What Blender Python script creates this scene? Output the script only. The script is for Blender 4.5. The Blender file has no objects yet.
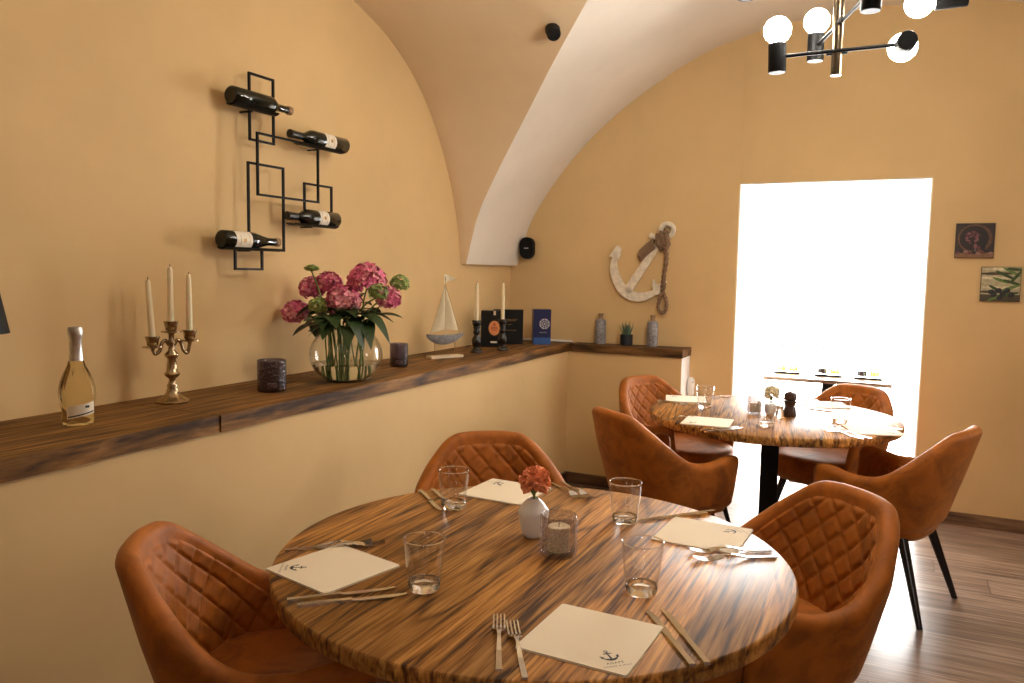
import bpy, bmesh, math, random
from mathutils import Vector, Matrix
random.seed(7)
PI = math.pi
S = bpy.context.scene
COL = S.collection

# ------------------------------------------------------------------ helpers
def V(*a): return Vector(a)

def lerp(a, b, t): return a + (b - a) * t

def smooth(a, b, x):
    t = max(0.0, min(1.0, (x - a) / (b - a)))
    return t * t * (3 - 2 * t)

def interp(tab, x):
    if x <= tab[0][0]: return tab[0][1]
    for (x0, y0), (x1, y1) in zip(tab, tab[1:]):
        if x <= x1: return y0 + (y1 - y0) * (x - x0) / (x1 - x0)
    return tab[-1][1]

def catmull(pts, n):
    """points -> smooth list, n samples per span"""
    P = [Vector(p) for p in pts]
    P = [P[0] * 2 - P[1]] + P + [P[-1] * 2 - P[-2]]
    out = []
    for i in range(1, len(P) - 2):
        p0, p1, p2, p3 = P[i - 1:i + 3]
        for k in range(n):
            t = k / n
            out.append(0.5 * ((2 * p1) + (p2 - p0) * t + (2 * p0 - 5 * p1 + 4 * p2 - p3) * t * t
                              + (3 * p1 - p0 - 3 * p2 + p3) * t ** 3))
    out.append(P[-2].copy())
    return out

class MB:
    def __init__(self): self.bm = bmesh.new()
    def box(self, lo, hi, mi=0):
        vs = [self.bm.verts.new((x, y, z)) for x in (lo[0], hi[0]) for y in (lo[1], hi[1]) for z in (lo[2], hi[2])]
        for q in ((0, 1, 3, 2), (4, 6, 7, 5), (0, 4, 5, 1), (2, 3, 7, 6), (0, 2, 6, 4), (1, 5, 7, 3)):
            self.bm.faces.new([vs[i] for i in q]).material_index = mi
        return self
    def prism(self, poly, z0, z1, M=None, mi=0):
        M = M or Matrix()
        a = [self.bm.verts.new(M @ V(p[0], p[1], z0)) for p in poly]
        b = [self.bm.verts.new(M @ V(p[0], p[1], z1)) for p in poly]
        n = len(poly)
        fs = [self.bm.faces.new(a[::-1]), self.bm.faces.new(b)]
        for i in range(n): fs.append(self.bm.faces.new((a[i], a[(i + 1) % n], b[(i + 1) % n], b[i])))
        for f in fs: f.material_index = mi
        return self
    def flat(self, poly, z, M=None, mi=0):
        M = M or Matrix()
        f = self.bm.faces.new([self.bm.verts.new(M @ V(p[0], p[1], z)) for p in poly]); f.material_index = mi
        return self
    def lathe(self, prof, n=32, M=None, mod=None, cap=True):
        """prof: list of (r, z)"""
        M = M or Matrix(); rings = []
        for r, z in prof:
            if r < 1e-6: rings.append([self.bm.verts.new(M @ V(0, 0, z))]); continue
            ring = []
            for i in range(n):
                a = 2 * PI * i / n
                rr = r * (mod(a, z) if mod else 1)
                ring.append(self.bm.verts.new(M @ V(rr * math.cos(a), rr * math.sin(a), z)))
            rings.append(ring)
        for A, B in zip(rings, rings[1:]):
            for i in range(n):
                j = (i + 1) % n
                if len(A) == 1 and len(B) == 1: continue
                if len(A) == 1: self.bm.faces.new((A[0], B[j], B[i]))
                elif len(B) == 1: self.bm.faces.new((A[i], A[j], B[0]))
                else: self.bm.faces.new((A[i], A[j], B[j], B[i]))
        if cap:
            if len(rings[0]) > 1: self.bm.faces.new(rings[0][::-1])
            if len(rings[-1]) > 1: self.bm.faces.new(rings[-1])
        return self
    def tube(self, pts, r, n=10, cap=True, closed=False):
        pts = [Vector(p) for p in pts]; m = len(pts)
        rad = r if callable(r) else (lambda t: r)
        rings = []; prev = None
        for i, p in enumerate(pts):
            if closed: t = pts[(i + 1) % m] - pts[i - 1]
            else: t = pts[min(i + 1, m - 1)] - pts[max(i - 1, 0)]
            t.normalize()
            if prev is None:
                prev = t.orthogonal().normalized()
            prev = (prev - t * prev.dot(t))
            if prev.length < 1e-6: prev = t.orthogonal()
            prev.normalize(); b = t.cross(prev)
            rr = rad(i / (m - 1))
            rings.append([self.bm.verts.new(p + (prev * math.cos(2 * PI * k / n) + b * math.sin(2 * PI * k / n)) * rr) for k in range(n)])
        prs = list(zip(rings, rings[1:])) + ([(rings[-1], rings[0])] if closed else [])
        for A, B in prs:
            for k in range(n):
                j = (k + 1) % n
                self.bm.faces.new((A[k], A[j], B[j], B[k]))
        if cap and not closed:
            self.bm.faces.new(rings[0][::-1]); self.bm.faces.new(rings[-1])
        return self
    def grid(self, f, nu, nv, closeu=False):
        g = [[self.bm.verts.new(f(i / nu, j / nv)) for j in range(nv + 1)] for i in range(nu + (0 if closeu else 1))]
        m = len(g)
        for i in range(nu):
            a, b = g[i], g[(i + 1) % m]
            for j in range(nv): self.bm.faces.new((a[j], b[j], b[j + 1], a[j + 1]))
        return g
    def sphere(self, c, r, n=14, sc=(1, 1, 1)):
        M = Matrix.Translation(c) @ Matrix.Diagonal((sc[0], sc[1], sc[2], 1))
        k = max(6, n // 2)
        return self.lathe([(r * math.sin(PI * i / k), -r * math.cos(PI * i / k)) for i in range(k + 1)], n, M)
    def bevel(self, w, seg=2, ang=30):
        es = [e for e in self.bm.edges if len(e.link_faces) == 2 and e.calc_face_angle(0) > math.radians(ang)]
        bmesh.ops.bevel(self.bm, geom=es, offset=w, segments=seg, profile=0.5, affect='EDGES')
        return self

def obj(name, mb, mat, parent=None, smoothed=True, M=None, ang=35):
    bm = mb.bm if isinstance(mb, MB) else mb
    bmesh.ops.recalc_face_normals(bm, faces=bm.faces[:])
    if M is not None: bmesh.ops.transform(bm, matrix=M, verts=bm.verts[:])
    me = bpy.data.meshes.new(name); bm.to_mesh(me); bm.free()
    for m in (mat if isinstance(mat, (list, tuple)) else [mat]): me.materials.append(m)
    if smoothed:
        me.polygons.foreach_set('use_smooth', [True] * len(me.polygons))
        try: me.set_sharp_from_angle(angle=math.radians(ang))
        except Exception: pass
    o = bpy.data.objects.new(name, me); COL.objects.link(o)
    if parent: o.parent = parent
    return o

def tag(o, label=None, cat=None, group=None, kind=None):
    if label: o['label'] = label
    if cat: o['category'] = cat
    if group: o['group'] = group
    if kind: o['kind'] = kind
    return o

def thing(name, label, cat, loc=(0, 0, 0), rz=0.0, group=None):
    o = bpy.data.objects.new(name, None); COL.objects.link(o)
    o.empty_display_size = 0.05
    o.location = loc; o.rotation_euler = (0, 0, rz)
    return tag(o, label, cat, group)

def kids(o): return [c for c in bpy.data.objects if c.parent == o]

def dup(root, label, loc=None, rz=None, group=None):
    r = root.copy(); COL.objects.link(r)
    if loc is not None: r.location = loc
    if rz is not None: r.rotation_euler = (0, 0, rz)
    r['label'] = label
    if group: r['group'] = group
    for c in kids(root):
        d = c.copy(); COL.objects.link(d); d.parent = r
        for g in kids(c):
            e = g.copy(); COL.objects.link(e); e.parent = d
    return r

def struct(name, mb, mat, smoothed=False, label=None):
    o = obj(name, mb, mat, None, smoothed); o['kind'] = 'structure'
    if label: o['label'] = label
    return o

# ------------------------------------------------------------------ materials
def srgb(r, g, b):
    f = lambda c: (c / 255 / 12.92) if c / 255 <= 0.04045 else ((c / 255 + 0.055) / 1.055) ** 2.4
    return (f(r), f(g), f(b), 1)

class NT:
    def __init__(self, name):
        self.m = bpy.data.materials.new(name); self.m.use_nodes = True
        self.t = self.m.node_tree; self.n = self.t.nodes
        self.b = self.n['Principled BSDF']; self.out = self.n['Material Output']
    def add(self, typ, **kw):
        x = self.n.new(typ)
        for k, v in kw.items():
            if k in x.inputs: x.inputs[k].default_value = v
            else: setattr(x, k, v)
        return x
    def link(self, a, b): self.t.links.new(a, b)
    def set(self, **kw):
        for k, v in kw.items(): self.b.inputs[k.replace('_', ' ')].default_value = v
        return self
    def coords(self, scale=(1, 1, 1), rot=(0, 0, 0), kind='Object'):
        c = self.add('ShaderNodeTexCoord'); m = self.add('ShaderNodeMapping')
        m.inputs['Scale'].default_value = scale; m.inputs['Rotation'].default_value = rot
        self.link(c.outputs[kind], m.inputs['Vector']); return m.outputs[0]
    def ramp(self, fac, stops):
        r = self.add('ShaderNodeValToRGB'); e = r.color_ramp.elements
        while len(e) < len(stops): e.new(0.5)
        for x, (p, c) in zip(e, stops): x.position = p; x.color = c
        self.link(fac, r.inputs[0]); return r.outputs[0]
    def math(self, op, a, b=None, c=None):
        m = self.add('ShaderNodeMath', operation=op)
        for i, x in enumerate((a, b, c)):
            if x is None: continue
            if isinstance(x, (int, float)): m.inputs[i].default_value = x
            else: self.link(x, m.inputs[i])
        return m.outputs[0]
    def mix(self, fac, a, b, mode='MIX'):
        m = self.add('ShaderNodeMix', data_type='RGBA', blend_type=mode)
        for i, x in ((0, fac), (6, a), (7, b)):
            if isinstance(x, (int, float, tuple)): m.inputs[i].default_value = x
            else: self.link(x, m.inputs[i])
        return m.outputs[2]
    def bump(self, h, strength=0.2, dist=0.01):
        b = self.add('ShaderNodeBump'); b.inputs['Strength'].default_value = strength; b.inputs['Distance'].default_value = dist
        self.link(h, b.inputs['Height']); self.link(b.outputs[0], self.b.inputs['Normal'])

def plain(name, col, rough=0.5, metal=0.0, noise=0.0, nscale=30, bump=0.0, **kw):
    t = NT(name); t.set(Roughness=rough, Metallic=metal, **kw)
    v = t.coords()
    nz = t.add('ShaderNodeTexNoise', Scale=nscale, Detail=4.0); t.link(v, nz.inputs['Vector'])
    k = noise
    lo = tuple(c * (1 - k) for c in col[:3]) + (1,); hi = tuple(min(1, c * (1 + k)) for c in col[:3]) + (1,)
    t.link(t.ramp(nz.outputs[0], [(0.3, lo), (0.7, hi)]), t.b.inputs['Base Color'])
    if bump: t.bump(nz.outputs[0], bump, 0.002)
    return t.m

def wood(name, dark, mid, light, plank=0.11, along='y', length=None, rough=0.4, gscale=1.0, vary=0.35, bump=0.15, spec=0.5, gap=0.02, rfreq=14.0, rline=0.72):
    """planks lie along an axis; every plank gets its own tone and a shifted grain"""
    t = NT(name); t.set(Roughness=rough); t.b.inputs['Specular IOR Level'].default_value = spec
    c = t.add('ShaderNodeTexCoord'); s = t.add('ShaderNodeSeparateXYZ'); t.link(c.outputs['Object'], s.inputs[0])
    X, Y, Z = s.outputs[0], s.outputs[1], s.outputs[2]
    if along == 'x': X, Y = Y, X
    across = t.math('DIVIDE', X, plank)
    row = t.math('FLOOR', across); fr = t.math('FRACT', across)
    wn = t.add('ShaderNodeTexWhiteNoise', noise_dimensions='1D'); t.link(row, wn.inputs['W'])
    seed = wn.outputs['Value']
    if length:
        q = t.math('ADD', t.math('DIVIDE', Y, length), t.math('MULTIPLY', seed, 7.3))
        col_i = t.math('FLOOR', q); fl = t.math('FRACT', q)
        wn2 = t.add('ShaderNodeTexWhiteNoise', noise_dimensions='2D')
        cv = t.add('ShaderNodeCombineXYZ'); t.link(row, cv.inputs[0]); t.link(col_i, cv.inputs[1]); t.link(cv.outputs[0], wn2.inputs['Vector'])
        seed = wn2.outputs['Value']
    def grain(stretch, zs):
        v = t.add('ShaderNodeCombineXYZ')
        t.link(t.math('ADD', X, t.math('MULTIPLY', seed, 13.7)), v.inputs[0])
        t.link(t.math('ADD', t.math('MULTIPLY', Y, stretch), t.math('MULTIPLY', seed, 5.1)), v.inputs[1])
        t.link(t.math('MULTIPLY', Z, zs), v.inputs[2]); return v.outputs[0]
    big = t.add('ShaderNodeTexNoise', Scale=5.5 * gscale, Detail=2.0, Roughness=0.5); t.link(grain(0.085, 0.5), big.inputs['Vector'])
    rings = t.math('FRACT', t.math('MULTIPLY', big.outputs[0], rfreq))
    rings = t.math('ABSOLUTE', t.math('SUBTRACT', t.math('MULTIPLY', rings, 2.0), 1.0))
    line_ = t.math('MAXIMUM', 0.0, t.math('SUBTRACT', 1.0, t.math('MULTIPLY', rings, 2.4)))
    fine = t.add('ShaderNodeTexNoise', Scale=120.0 * gscale, Detail=4.0, Roughness=0.6); t.link(grain(0.034, 0.4), fine.inputs['Vector'])
    med = t.add('ShaderNodeTexNoise', Scale=28.0 * gscale, Detail=4.0, Roughness=0.6); t.link(grain(0.05, 0.4), med.inputs['Vector'])
    f = t.math('ADD', t.math('MULTIPLY', fine.outputs[0], 0.85), t.math('MULTIPLY', med.outputs[0], 0.35))
    f = t.math('ADD', 0.5, t.math('MULTIPLY', t.math('SUBTRACT', f, 0.6), 2.5))
    f = t.math('SUBTRACT', f, t.math('MULTIPLY', line_, t.math('MULTIPLY', med.outputs[0], rline)))
    colr = t.ramp(f, [(0.05, dark), (0.48, mid), (0.85, light)])
    tone = t.math('ADD', 1.0 - vary, t.math('MULTIPLY', seed, 2 * vary))
    tc = t.add('ShaderNodeCombineXYZ')
    for i in range(3): t.link(tone, tc.inputs[i])
    colr = t.mix(1.0, colr, tc.outputs[0], 'MULTIPLY')
    g = t.math('MINIMUM', fr, t.math('SUBTRACT', 1.0, fr))
    line = t.math('LESS_THAN', g, gap)
    if length:
        g2 = t.math('MINIMUM', fl, t.math('SUBTRACT', 1.0, fl))
        line = t.math('MAXIMUM', line, t.math('LESS_THAN', g2, gap * plank / length * 1.2))
    colr = t.mix(t.math('MULTIPLY', line, 0.55), colr, tuple(c * 0.45 for c in dark[:3]) + (1,))
    t.link(colr, t.b.inputs['Base Color'])
    h = t.math('SUBTRACT', f, line)
    t.bump(h, bump, 0.003)
    return t.m

def thin_glass(name, tint=(0.97, 0.98, 0.98, 1), ior=1.5, rough=0.0, tex=0.0):
    """a wall of glass too thin to bend light: clear, with a mirror reflection that grows toward grazing angles"""
    t = NT(name); t.n.remove(t.b)
    tr = t.add('ShaderNodeBsdfTransparent'); tr.inputs[0].default_value = tint
    gl = t.add('ShaderNodeBsdfGlossy', Roughness=rough)
    fr = t.add('ShaderNodeLayerWeight', Blend=0.5); mx = t.add('ShaderNodeMixShader')
    f0 = ((ior - 1) / (ior + 1)) ** 2
    sch = t.math('ADD', f0, t.math('MULTIPLY', t.math('POWER', fr.outputs['Facing'], 5.0), 1 - f0))
    t.link(sch, mx.inputs[0]); t.link(tr.outputs[0], mx.inputs[1]); t.link(gl.outputs[0], mx.inputs[2])
    if tex:
        v = t.coords(); vo = t.add('ShaderNodeTexVoronoi', Scale=tex); t.link(v, vo.inputs['Vector'])
        b = t.add('ShaderNodeBump'); b.inputs['Strength'].default_value = 0.8; b.inputs['Distance'].default_value = 0.004
        t.link(vo.outputs['Distance'], b.inputs['Height']); t.link(b.outputs[0], fr.inputs['Normal']); t.link(b.outputs[0], gl.inputs['Normal'])
        cr = t.ramp(vo.outputs['Distance'], [(0.0, tuple(c * 0.72 for c in tint[:3]) + (1,)), (0.5, tint)]); t.link(cr, tr.inputs[0])
    t.link(mx.outputs[0], t.out.inputs[0]); return t.m

def glass(name, col=(1, 1, 1, 1), rough=0.0, ior=1.45, rib=0.0, ribn=0):
    t = NT(name)
    t.set(Roughness=rough, IOR=ior); t.b.inputs['Base Color'].default_value = col
    t.b.inputs['Transmission Weight'].default_value = 1.0
    if rib:
        v = t.coords(); vo = t.add('ShaderNodeTexVoronoi', Scale=rib); t.link(v, vo.inputs['Vector'])
        t.bump(vo.outputs['Distance'], 0.6, 0.004)
    return t.m

def paint(name, col, bump=0.12):
    t = NT(name); t.set(Roughness=0.75); t.b.inputs['Specular IOR Level'].default_value = 0.25
    v = t.coords()
    a = t.add('ShaderNodeTexNoise', Scale=1.3, Detail=5.0, Roughness=0.6); t.link(v, a.inputs['Vector'])
    b = t.add('ShaderNodeTexNoise', Scale=240.0, Detail=3.0); t.link(v, b.inputs['Vector'])
    lo = tuple(c * 0.93 for c in col[:3]) + (1,); hi = tuple(min(1, c * 1.06) for c in col[:3]) + (1,)
    t.link(t.ramp(a.outputs[0], [(0.3, lo), (0.7, hi)]), t.b.inputs['Base Color'])
    t.bump(b.outputs[0], bump, 0.001)
    return t.m

def velvet(name, col):
    t = NT(name); t.set(Roughness=0.62)
    t.b.inputs['Specular IOR Level'].default_value = 0.35
    t.b.inputs['Sheen Weight'].default_value = 0.22; t.b.inputs['Sheen Roughness'].default_value = 0.4
    t.b.inputs['Sheen Tint'].default_value = (1.0, 0.66, 0.34, 1)
    v = t.coords()
    a = t.add('ShaderNodeTexNoise', Scale=9.0, Detail=5.0, Roughness=0.62, Distortion=1.2); t.link(v, a.inputs['Vector'])
    lo = tuple(c * 0.55 for c in col[:3]) + (1,); hi = tuple(min(1, c * 1.25) for c in col[:3]) + (1,)
    t.link(t.ramp(a.outputs[0], [(0.30, lo), (0.52, col), (0.75, hi)]), t.b.inputs['Base Color'])
    b = t.add('ShaderNodeTexNoise', Scale=420.0, Detail=2.0); t.link(v, b.inputs['Vector'])
    t.bump(b.outputs[0], 0.12, 0.001)
    return t.m

def emit(name, col, strength):
    t = NT(name); t.set(); t.b.inputs['Base Color'].default_value = (1, 1, 1, 1)
    t.b.inputs['Emission Color'].default_value = col; t.b.inputs['Emission Strength'].default_value = strength
    return t.m

M = {}
M['wall'] = paint('ochre_wall_paint', srgb(218, 187, 136))
M['back_paint'] = paint('brown_wall_paint', srgb(150, 112, 74))
M['white'] = paint('white_plaster', srgb(236, 228, 215))
M['lunette'] = paint('white_plaster_bounce_tint', srgb(232, 208, 170))  # same white plaster, with warm wall bounce and shade tinted into its colour
M['reveal'] = paint('white_reveal_paint', srgb(245, 243, 240))
M['table'] = wood('oiled_oak_planks', srgb(76, 43, 14), srgb(174, 118, 52), srgb(214, 158, 84), plank=0.115, along='y', rough=0.47, vary=0.34, bump=0.12, gap=0.006, spec=0.42)
M['table_edge'] = wood('oak_edge', srgb(60, 36, 18), srgb(118, 76, 38), srgb(150, 104, 60), plank=0.125, along='y', rough=0.5, vary=0.2, bump=0.15)
M['shelf'] = wood('dark_stained_pine', srgb(54, 34, 14), srgb(116, 80, 38), srgb(160, 116, 62), plank=0.26, along='y', rough=0.62, spec=0.3, vary=0.15, gscale=0.7, gap=0.0, bump=0.2)
M['shelf_x'] = wood('dark_stained_pine_short', srgb(44, 28, 14), srgb(92, 64, 34), srgb(124, 90, 52), plank=0.26, along='x', rough=0.62, spec=0.3, vary=0.15, gscale=0.7, gap=0.0, bump=0.2)
M['floor'] = wood('brown_grey_laminate', srgb(92, 74, 62), srgb(134, 112, 96), srgb(172, 152, 136), plank=0.19, along='x', length=1.25, rough=0.28, rline=0.45, gscale=0.55, vary=0.3, bump=0.06, gap=0.012)
M['skirt'] = wood('brown_skirting', srgb(56, 38, 24), srgb(108, 80, 56), srgb(138, 106, 76), plank=0.4, along='x', rough=0.45, gscale=0.6, gap=0.0)
M['velvet'] = velvet('rust_velvet', srgb(166, 94, 22))
M['black_metal'] = plain('black_metal', (0.004, 0.004, 0.004, 1), 0.5, 0.0, 0.2, **{'Specular_IOR_Level': 0.18})
M['black_wood'] = plain('black_lacquer', (0.012, 0.010, 0.009, 1), 0.22, 0.0, 0.3)
M['black_plastic'] = plain('black_plastic', (0.006, 0.006, 0.006, 1), 0.6, 0, 0.2, 400, 0.1, **{'Specular_IOR_Level': 0.25})
M['black_card'] = plain('black_card', (0.010, 0.010, 0.010, 1), 0.6, 0, 0.2, **{'Specular_IOR_Level': 0.25})
M['steel'] = plain('brushed_steel', (0.70, 0.69, 0.67, 1), 0.15, 1.0, 0.06, 200)
M['brass'] = plain('aged_silver_brass', (0.44, 0.34, 0.21, 1), 0.27, 1.0, 0.25, 40)
M['brassrod'] = plain('dark_brass', (0.10, 0.075, 0.045, 1), 0.28, 1.0, 0.15, 60)
M['glass'] = glass('clear_glass')
M['smoke'] = thin_glass('smoked_glass', (0.90, 0.89, 0.91, 1), 1.6, 0.06, 190); M['thin'] = thin_glass('thin_clear_glass', ior=1.62)
M['tumbler'] = thin_glass('tumbler_glass', (0.985, 0.985, 0.985, 1), ior=1.72)
M['darksmoke'] = thin_glass('dark_smoked_glass', (0.50, 0.43, 0.50, 1), 1.75, 0.12, 90)
M['prosecco'] = glass('pale_gold_glass', (0.95, 0.88, 0.60, 1), 0.0, 1.33)
M['water'] = glass('water', (0.97, 0.98, 0.93, 1), 0.0, 1.33)
M['bottle'] = plain('dark_bottle_glass', (0.006, 0.009, 0.006, 1), 0.08, 0, 0.2)
M['foil'] = plain('silver_foil', (0.70, 0.70, 0.68, 1), 0.3, 0.9, 0.1, 90, 0.4)
M['capsule'] = plain('dark_capsule', (0.016, 0.014, 0.013, 1), 0.35, 0, 0.2)
M['tan_capsule'] = plain('tan_capsule', srgb(150, 118, 84), 0.45, 0, 0.15)
M['paper'] = plain('label_paper', srgb(232, 224, 205), 0.6, 0, 0.04, 60)
M['napkin'] = plain('cream_napkin', srgb(240, 226, 200), 0.8, 0, 0.03, 500, 0.12)
M['ink'] = plain('black_ink', (0.010, 0.010, 0.012, 1), 0.6)
M['wax'] = plain('ivory_wax', srgb(240, 226, 190), 0.45, 0, 0.03); M['wax'].node_tree.nodes['Principled BSDF'].inputs['Subsurface Weight'].default_value = 0.15
M['wick'] = plain('wick', (0.05, 0.04, 0.03, 1), 0.8)
M['china'] = plain('white_porcelain', srgb(240, 240, 240), 0.28, 0, 0.01)
M['coral'] = plain('coral_petals', srgb(255, 166, 118), 0.6, 0, 0.12, 60)
M['pink'] = plain('pink_petals', srgb(216, 102, 140), 0.6, 0, 0.3, 45)
M['pink2'] = plain('light_pink_petals', srgb(244, 160, 172), 0.6, 0, 0.22, 45)
M['cream_petal'] = plain('cream_petals', srgb(244, 234, 205), 0.6, 0, 0.06)
M['greenflower'] = plain('green_florets', srgb(160, 176, 96), 0.65, 0, 0.3, 60)
M['leaf'] = plain('dark_leaf', srgb(44, 66, 30), 0.45, 0, 0.35, 25, 0.2)
M['stem'] = plain('green_stem', srgb(112, 138, 74), 0.5, 0, 0.2)
M['succulent'] = plain('grey_green_leaf', srgb(84, 112, 92), 0.5, 0, 0.2)
M['navy'] = plain('navy_card', srgb(18, 28, 78), 0.35, 0, 0.15)
M['blue'] = plain('blue_card', srgb(44, 84, 150), 0.4, 0, 0.15)
M['gold'] = plain('gold_print', srgb(170, 132, 70), 0.35, 0.4, 0.2)
M['silverp'] = plain('silver_print', srgb(190, 190, 196), 0.35, 0.3, 0.1)
M['orange'] = plain('orange_label', srgb(226, 150, 96), 0.55, 0, 0.12)
M['orange2'] = plain('red_print', srgb(186, 84, 50), 0.55, 0, 0.12)
M['anchor'] = plain('weathered_white_wood', srgb(226, 216, 196), 0.75, 0, 0.16, 30, 0.3)
M['rope'] = plain('brown_rope', srgb(132, 106, 82), 0.85, 0, 0.3, 200, 0.5)
M['greyceramic'] = plain('grey_textured_ceramic', srgb(140, 138, 142), 0.6, 0, 0.45, 55, 0.6)
M['copper'] = plain('bronze_neck', srgb(150, 120, 90), 0.5, 0.3, 0.2)
M['navypot'] = plain('black_blue_pot', srgb(26, 30, 38), 0.55, 0, 0.2)
M['sail'] = plain('cream_sailcloth', srgb(252, 243, 220), 0.8, 0, 0.06, 100, 0.1)
M['hull'] = plain('greyblue_hull', srgb(146, 148, 152), 0.6, 0, 0.25, 40)
M['palewood'] = plain('pale_wood', srgb(214, 196, 166), 0.6, 0, 0.1, 40)
M['mill'] = plain('dark_walnut', srgb(62, 38, 28), 0.3, 0, 0.3, 20)
M['vinegar'] = plain('balsamic', (0.012, 0.010, 0.014, 1), 0.1)
M['oil'] = glass('olive_oil', (0.85, 0.80, 0.08, 1), 0.0, 1.4)
M['sidewood'] = wood('grey_brown_board', srgb(90, 72, 56), srgb(140, 116, 94), srgb(170, 146, 122), plank=0.12, along='x', rough=0.4, vary=0.1)
M['bulb'] = emit('opal_bulb', (1.0, 0.92, 0.80, 1), 120.0)
M['whiteplastic'] = plain('white_plastic', srgb(240, 240, 236), 0.4, 0, 0.02)

def pane_mat():
    t = NT('window_pane'); n = t.n; n.remove(t.b)
    tr = t.add('ShaderNodeBsdfTransparent'); gl = t.add('ShaderNodeBsdfGlossy', Roughness=0.02)
    mx = t.add('ShaderNodeMixShader'); fr = t.add('ShaderNodeFresnel', IOR=1.3)
    t.link(fr.outputs[0], mx.inputs[0]); t.link(tr.outputs[0], mx.inputs[1]); t.link(gl.outputs[0], mx.inputs[2])
    t.link(mx.outputs[0], t.out.inputs[0]); return t.m
M['pane'] = pane_mat()

# ------------------------------------------------------------------ the room
SK = 0.0124                                   # the old side wall is not quite square to the end wall
def xw(y): return -2.455 - SK * (y - 1.5)      # upper side wall
def xf(y): return -1.957 - SK * (y - 1.2)      # front edge of the deep ledge
YB, YR, XR, ZT = 5.30, -2.2, 2.15, 3.4
NX0, NX1, NZ, NY = -0.945, 0.165, 2.055, 6.75  # tall window niche

struct('floor', MB().box((-3.0, YR - 0.3, -0.1), (XR + 0.4, NY + 0.25, 0)), M['floor'])
struct('wall_left', MB().prism([(xw(YR), YR), (xw(5.2), 5.2), (-2.9, 5.2), (-2.9, YR)], 0, ZT), M['wall'])
mb = MB()
mb.prism([(-2.505, 5.12), (NX0, YB), (NX0, NY), (-2.95, NY), (-2.95, 5.12)], 0, ZT)
mb.prism([(NX1, YB), (XR + 0.35, YB), (XR + 0.35, NY), (NX1, NY)], 0, ZT)
mb.box((NX0, YB, NZ), (NX1, NY, ZT))
struct('wall_back', mb, M['wall'])
mb = MB()                                      # white plaster lining of the niche
mb.box((NX0 - 0.002, YB + 0.012, 0), (NX0 + 0.008, NY, NZ)); mb.box((NX1 - 0.008, YB + 0.012, 0), (NX1 + 0.002, NY, NZ))
mb.box((NX0 + 0.008, YB + 0.012, NZ - 0.008), (NX1 - 0.008, NY, NZ + 0.002))
struct('trim_1', mb, M['reveal'])
struct('window_1', MB().box((NX0 + 0.008, NY - 0.03, 0.0), (NX1 - 0.008, NY - 0.022, NZ - 0.008)), M['pane'])
# wall with the unseen side window
def holed_wall(name, axis, pos, thick, a0, a1, hole):
    # the two walls outside the photograph
    h0, h1, z0, z1 = hole; mb = MB()
    def bx(u0, u1, w0, w1):
        lo, hi = (pos, u0, w0), (pos + thick, u1, w1)
        if axis == 'y': lo, hi = (u0, pos, w0), (u1, pos + thick, w1)
        mb.box(tuple(min(p, q) for p, q in zip(lo, hi)), tuple(max(p, q) for p, q in zip(lo, hi)))
    bx(a0, h0, 0, ZT); bx(h1, a1, 0, ZT); bx(h0, h1, 0, z0); bx(h0, h1, z1, ZT)
    struct(name, mb, M['back_paint'])
RW = (3.75, 4.05, 1.1, 1.8)
holed_wall('wall_right', 'x', XR, 0.35, YR - 0.3, YB, RW)
struct('window_2', MB().box((XR + 0.2, RW[0], RW[2]), (XR + 0.208, RW[1], RW[3])), M['pane'])
BW = (1.1, 1.4, 1.2, 2.1)
holed_wall('wall_rear', 'y', YR, -0.35, -2.9, XR + 0.35, BW)
struct('window_3', MB().box((BW[0], YR - 0.208, BW[2]), (BW[1], YR - 0.2, BW[3])), M['pane'])

# lower, thicker part of the walls that carries the ledge
mb = MB().prism([(xf(YR) - 0.012, YR), (xf(5.05) - 0.012, 5.05), (-1.225, 5.05), (-1.225, YB), (-2.7, YB), (-2.7, YR)], 0, 0.921)
struct('wall_ledge', mb, M['wall'])
struct('wall_ledge_end', MB().box((-1.2255, 5.052, 0.0), (-1.221, 5.267, 0.921)), M['reveal'])

# vault: a barrel over the length of the room, cut by lunettes over the side walls
XC, YC = -0.17, 2.6
A_TAB = catmull([(-2.455, 1.505, 0), (-2.35, 1.825, 0), (-2.15, 2.135, 0), (-1.91, 2.405, 0), (-1.61, 2.65, 0), (-1.23, 2.88, 0),
                 (-0.981, 2.971, 0), (-0.70, 3.035, 0), (-0.17, 3.07, 0)], 5)
A_TAB = [(p[0], p[1]) for p in A_TAB]
def A(x): return interp(A_TAB, x if x <= XC else 2 * XC - x)
L_PTS = catmull([(4.379, 1.505, 0), (4.309, 1.82, 0), (4.202, 2.059, 0), (4.051, 2.302, 0), (3.854, 2.506, 0), (3.587, 2.671, 0),
                 (3.268, 2.775, 0), (2.92, 2.83, 0), (2.6, 2.845, 0)], 6)
G_PTS = catmull([(-2.455, 4.379, 0), (-2.335, 4.345, 0), (-2.19, 4.30, 0), (-1.99, 4.20, 0), (-1.76, 4.02, 0), (-1.42, 3.70, 0),
                 (-1.05, 3.30, 0), (-0.62, 2.92, 0), (-0.17, 2.6, 0)], 6)
NL = len(L_PTS)
mb = MB(); bm = mb.bm
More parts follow.
